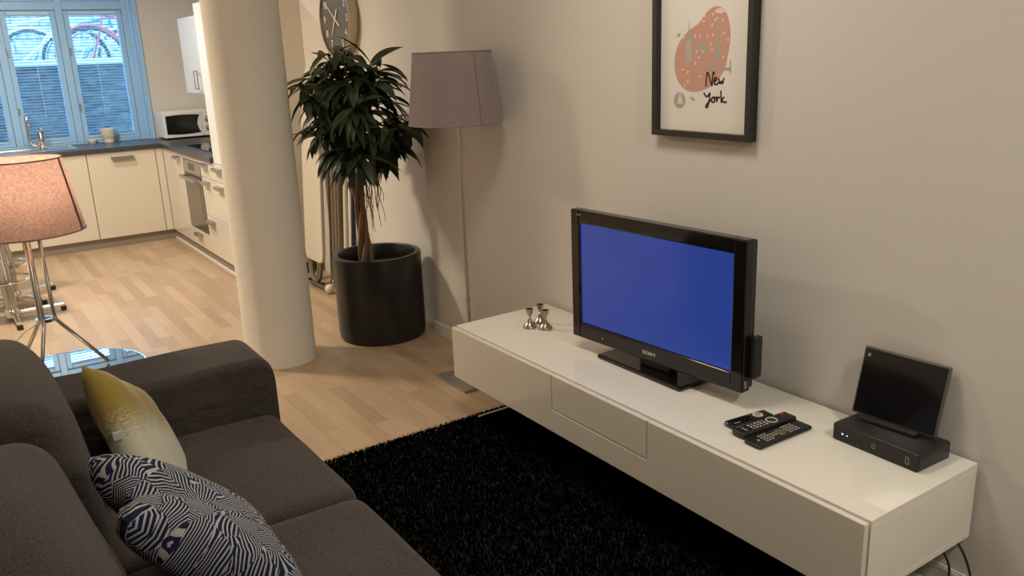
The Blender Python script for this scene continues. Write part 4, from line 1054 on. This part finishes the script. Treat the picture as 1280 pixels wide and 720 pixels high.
def stroke(pts, r=.0029):
    P_ = rounded([(x, 0, z) for x, z in pts], 2)
    # flat ribbon
    for i in range(len(P_)-1):
        a, b = P_[i], P_[i+1]; d = (b-a)
        if d.length < 1e-6: continue
        d.normalize(); s = Vector((-d.z, 0, d.x))*r; a2, b2 = a-d*r*.4, b+d*r*.4
        q = [(v.x, v.z) for v in (a2-s, b2-s, b2+s, a2+s)]; ink.prism(q, -.0128, -.0119, 'xz')
for s in ([(.9744,1.434),(.9768,1.468),(.980,1.482),(.986,1.474),(1.0014,1.4345),(1.0030,1.438),(1.0048,1.4748),(1.008,1.482),(1.0124,1.4745)],
          [(1.0105,1.4497),(1.0217,1.4533),(1.0233,1.4616),(1.0157,1.4637),(1.0103,1.4539),(1.0146,1.4393),(1.026,1.4408),(1.0314,1.4471)],
          [(1.0319,1.4596),(1.0383,1.4389),(1.0443,1.4541),(1.0495,1.439),(1.0543,1.4611)],
          [(.9663,1.4112),(.9754,1.3993),(.9861,1.3995),(.9952,1.4173),(.9915,1.3833),(.9835,1.3603),(.9736,1.3643),(.9839,1.3774),(.9972,1.3877)],
          [(1.0084,1.3979),(1.0,1.3906),(1.0032,1.3808),(1.0138,1.3811),(1.0182,1.3896),(1.0084,1.3979),(1.0218,1.3967)],
          [(1.0236,1.3996),(1.0262,1.38),(1.0267,1.3926),(1.0331,1.3991),(1.038,1.3957)], [(1.0427,1.4195),(1.0461,1.3805)],
          [(1.0585,1.3989),(1.0457,1.3889),(1.0611,1.3802),(1.0684,1.3839)]): stroke(s)
mesh_obj('lettering', ink, M['print_ink'], pp)
mesh_obj('glass', MB().box(FX0+wd, FX1-wd, -.0225, -.0205, FZ0+wd, FZ1-wd), M['picture_glass'], t)

# ================================================================== LIGHT
def area(name, loc, size, power, color, target=None, shape='DISK'):
    l = bpy.data.lights.new(name, 'AREA'); l.shape = shape; l.size = size; l.energy = power; l.color = color
    o = bpy.data.objects.new(name, l); COL.objects.link(o); o.location = loc
    if target is not None: o.rotation_euler = (Vector(target)-Vector(loc)).to_track_quat('-Z', 'Y').to_euler()
    return o
def ceiling_fixture(x, y, power, r, label, color=(1, .80, .56)):
    t = thing('ceiling_lamp', label, 'lamp', (x, y, ZC), group='ceiling lamps')
    mesh_obj('housing', MB().lathe([(0, -.001), (r+.012, -.001), (r+.012, -.04), (r, -.04), (r, -.02), (0, -.02)], (x, y, ZC), 40), M['trim'], t, smooth=True)
    a = area('ceiling_light', (x, y, ZC-.045), r*2, power, color)
    return a
WARM = (1, .79, .55)
ceiling_fixture(-2.7, -2.2, 62, .18, 'round white ceiling lamp over the dining area', (1, .84, .64))
ceiling_fixture(-4.2, -1.6, 22, .16, 'round white ceiling lamp over the kitchen', (1, .89, .74))
ceiling_fixture(1.0, -1.0, 13, .3, 'wide round white ceiling lamp between sofa and TV bench', (1, .91, .77))
ceiling_fixture(3.5, -.85, 24, .16, 'round white ceiling lamp near the right wall', (1, .95, .85))
# unseen globe lamp added for a soft side shadow; pendant form made up
gx, gy, gz = -.9, -3.4, 1.5
t = thing('added_globe_lamp', 'added white globe lamp hanging unseen behind the sofa', 'lamp', (gx, gy, ZC))
mesh_obj('globe', MB().lathe([(.11*sin(pi*i/20), -.11*cos(pi*i/20)) for i in range(21)], (gx, gy, gz), 32), M['bulb'], t, smooth='all')
mesh_obj('cord', MB().tube([(gx, gy, gz+.11), (gx, gy, ZC-.001)], .004, 8), M['black_satin'], t, smooth=True)
gl = bpy.data.lights.new('globe_light', 'POINT'); gl.energy = 17; gl.color = (1, .84, .64); gl.shadow_soft_size = .13
go = bpy.data.objects.new('globe_light', gl); COL.objects.link(go); go.location = (gx, gy, gz)
pl_ = bpy.data.lights.new('lamp_bulb', 'POINT'); pl_.energy = 4.6; pl_.color = (1, .79, .58); pl_.shadow_soft_size = .03
po = bpy.data.objects.new('lamp_bulb', pl_); COL.objects.link(po); po.location = (ax, ay, 1.17)
# daylight
w = bpy.data.worlds.new('sky'); SC.world = w; w.use_nodes = True; nt = w.node_tree; bg = nt.nodes['Background']
bg.inputs['Color'].default_value = (.28, .66, 1.0, 1); bg.inputs['Strength'].default_value = 6

# ================================================================== CAMERA
cam = bpy.data.cameras.new('camera'); co = bpy.data.objects.new('camera', cam); COL.objects.link(co); SC.camera = co
yaw, pitch, roll, f = .9870, .2748, -.0408, 1056.0
cy_, sy_, cp_, sp_ = cos(yaw), sin(yaw), cos(pitch), sin(pitch)
F = Vector((-sy_*cp_, cy_*cp_, -sp_)); R0 = Vector((cy_, sy_, 0)); U0 = R0.cross(F)
R1 = R0*cos(roll)+U0*sin(roll); U1 = -R0*sin(roll)+U0*cos(roll)
mt = Matrix.Identity(4)
for i in range(3): mt[i][0], mt[i][1], mt[i][2] = R1[i], U1[i], -F[i]
mt.translation = Vector((3.0718, -2.2286, 1.5807))
co.matrix_world = mt; cam.sensor_width = 36; cam.lens = f/1280*36; cam.clip_start = .05
SC.view_settings.view_transform = 'Standard'; SC.view_settings.look = 'None'; SC.view_settings.gamma = 1; SC.view_settings.exposure = .42
SC.view_settings.use_curve_mapping = False
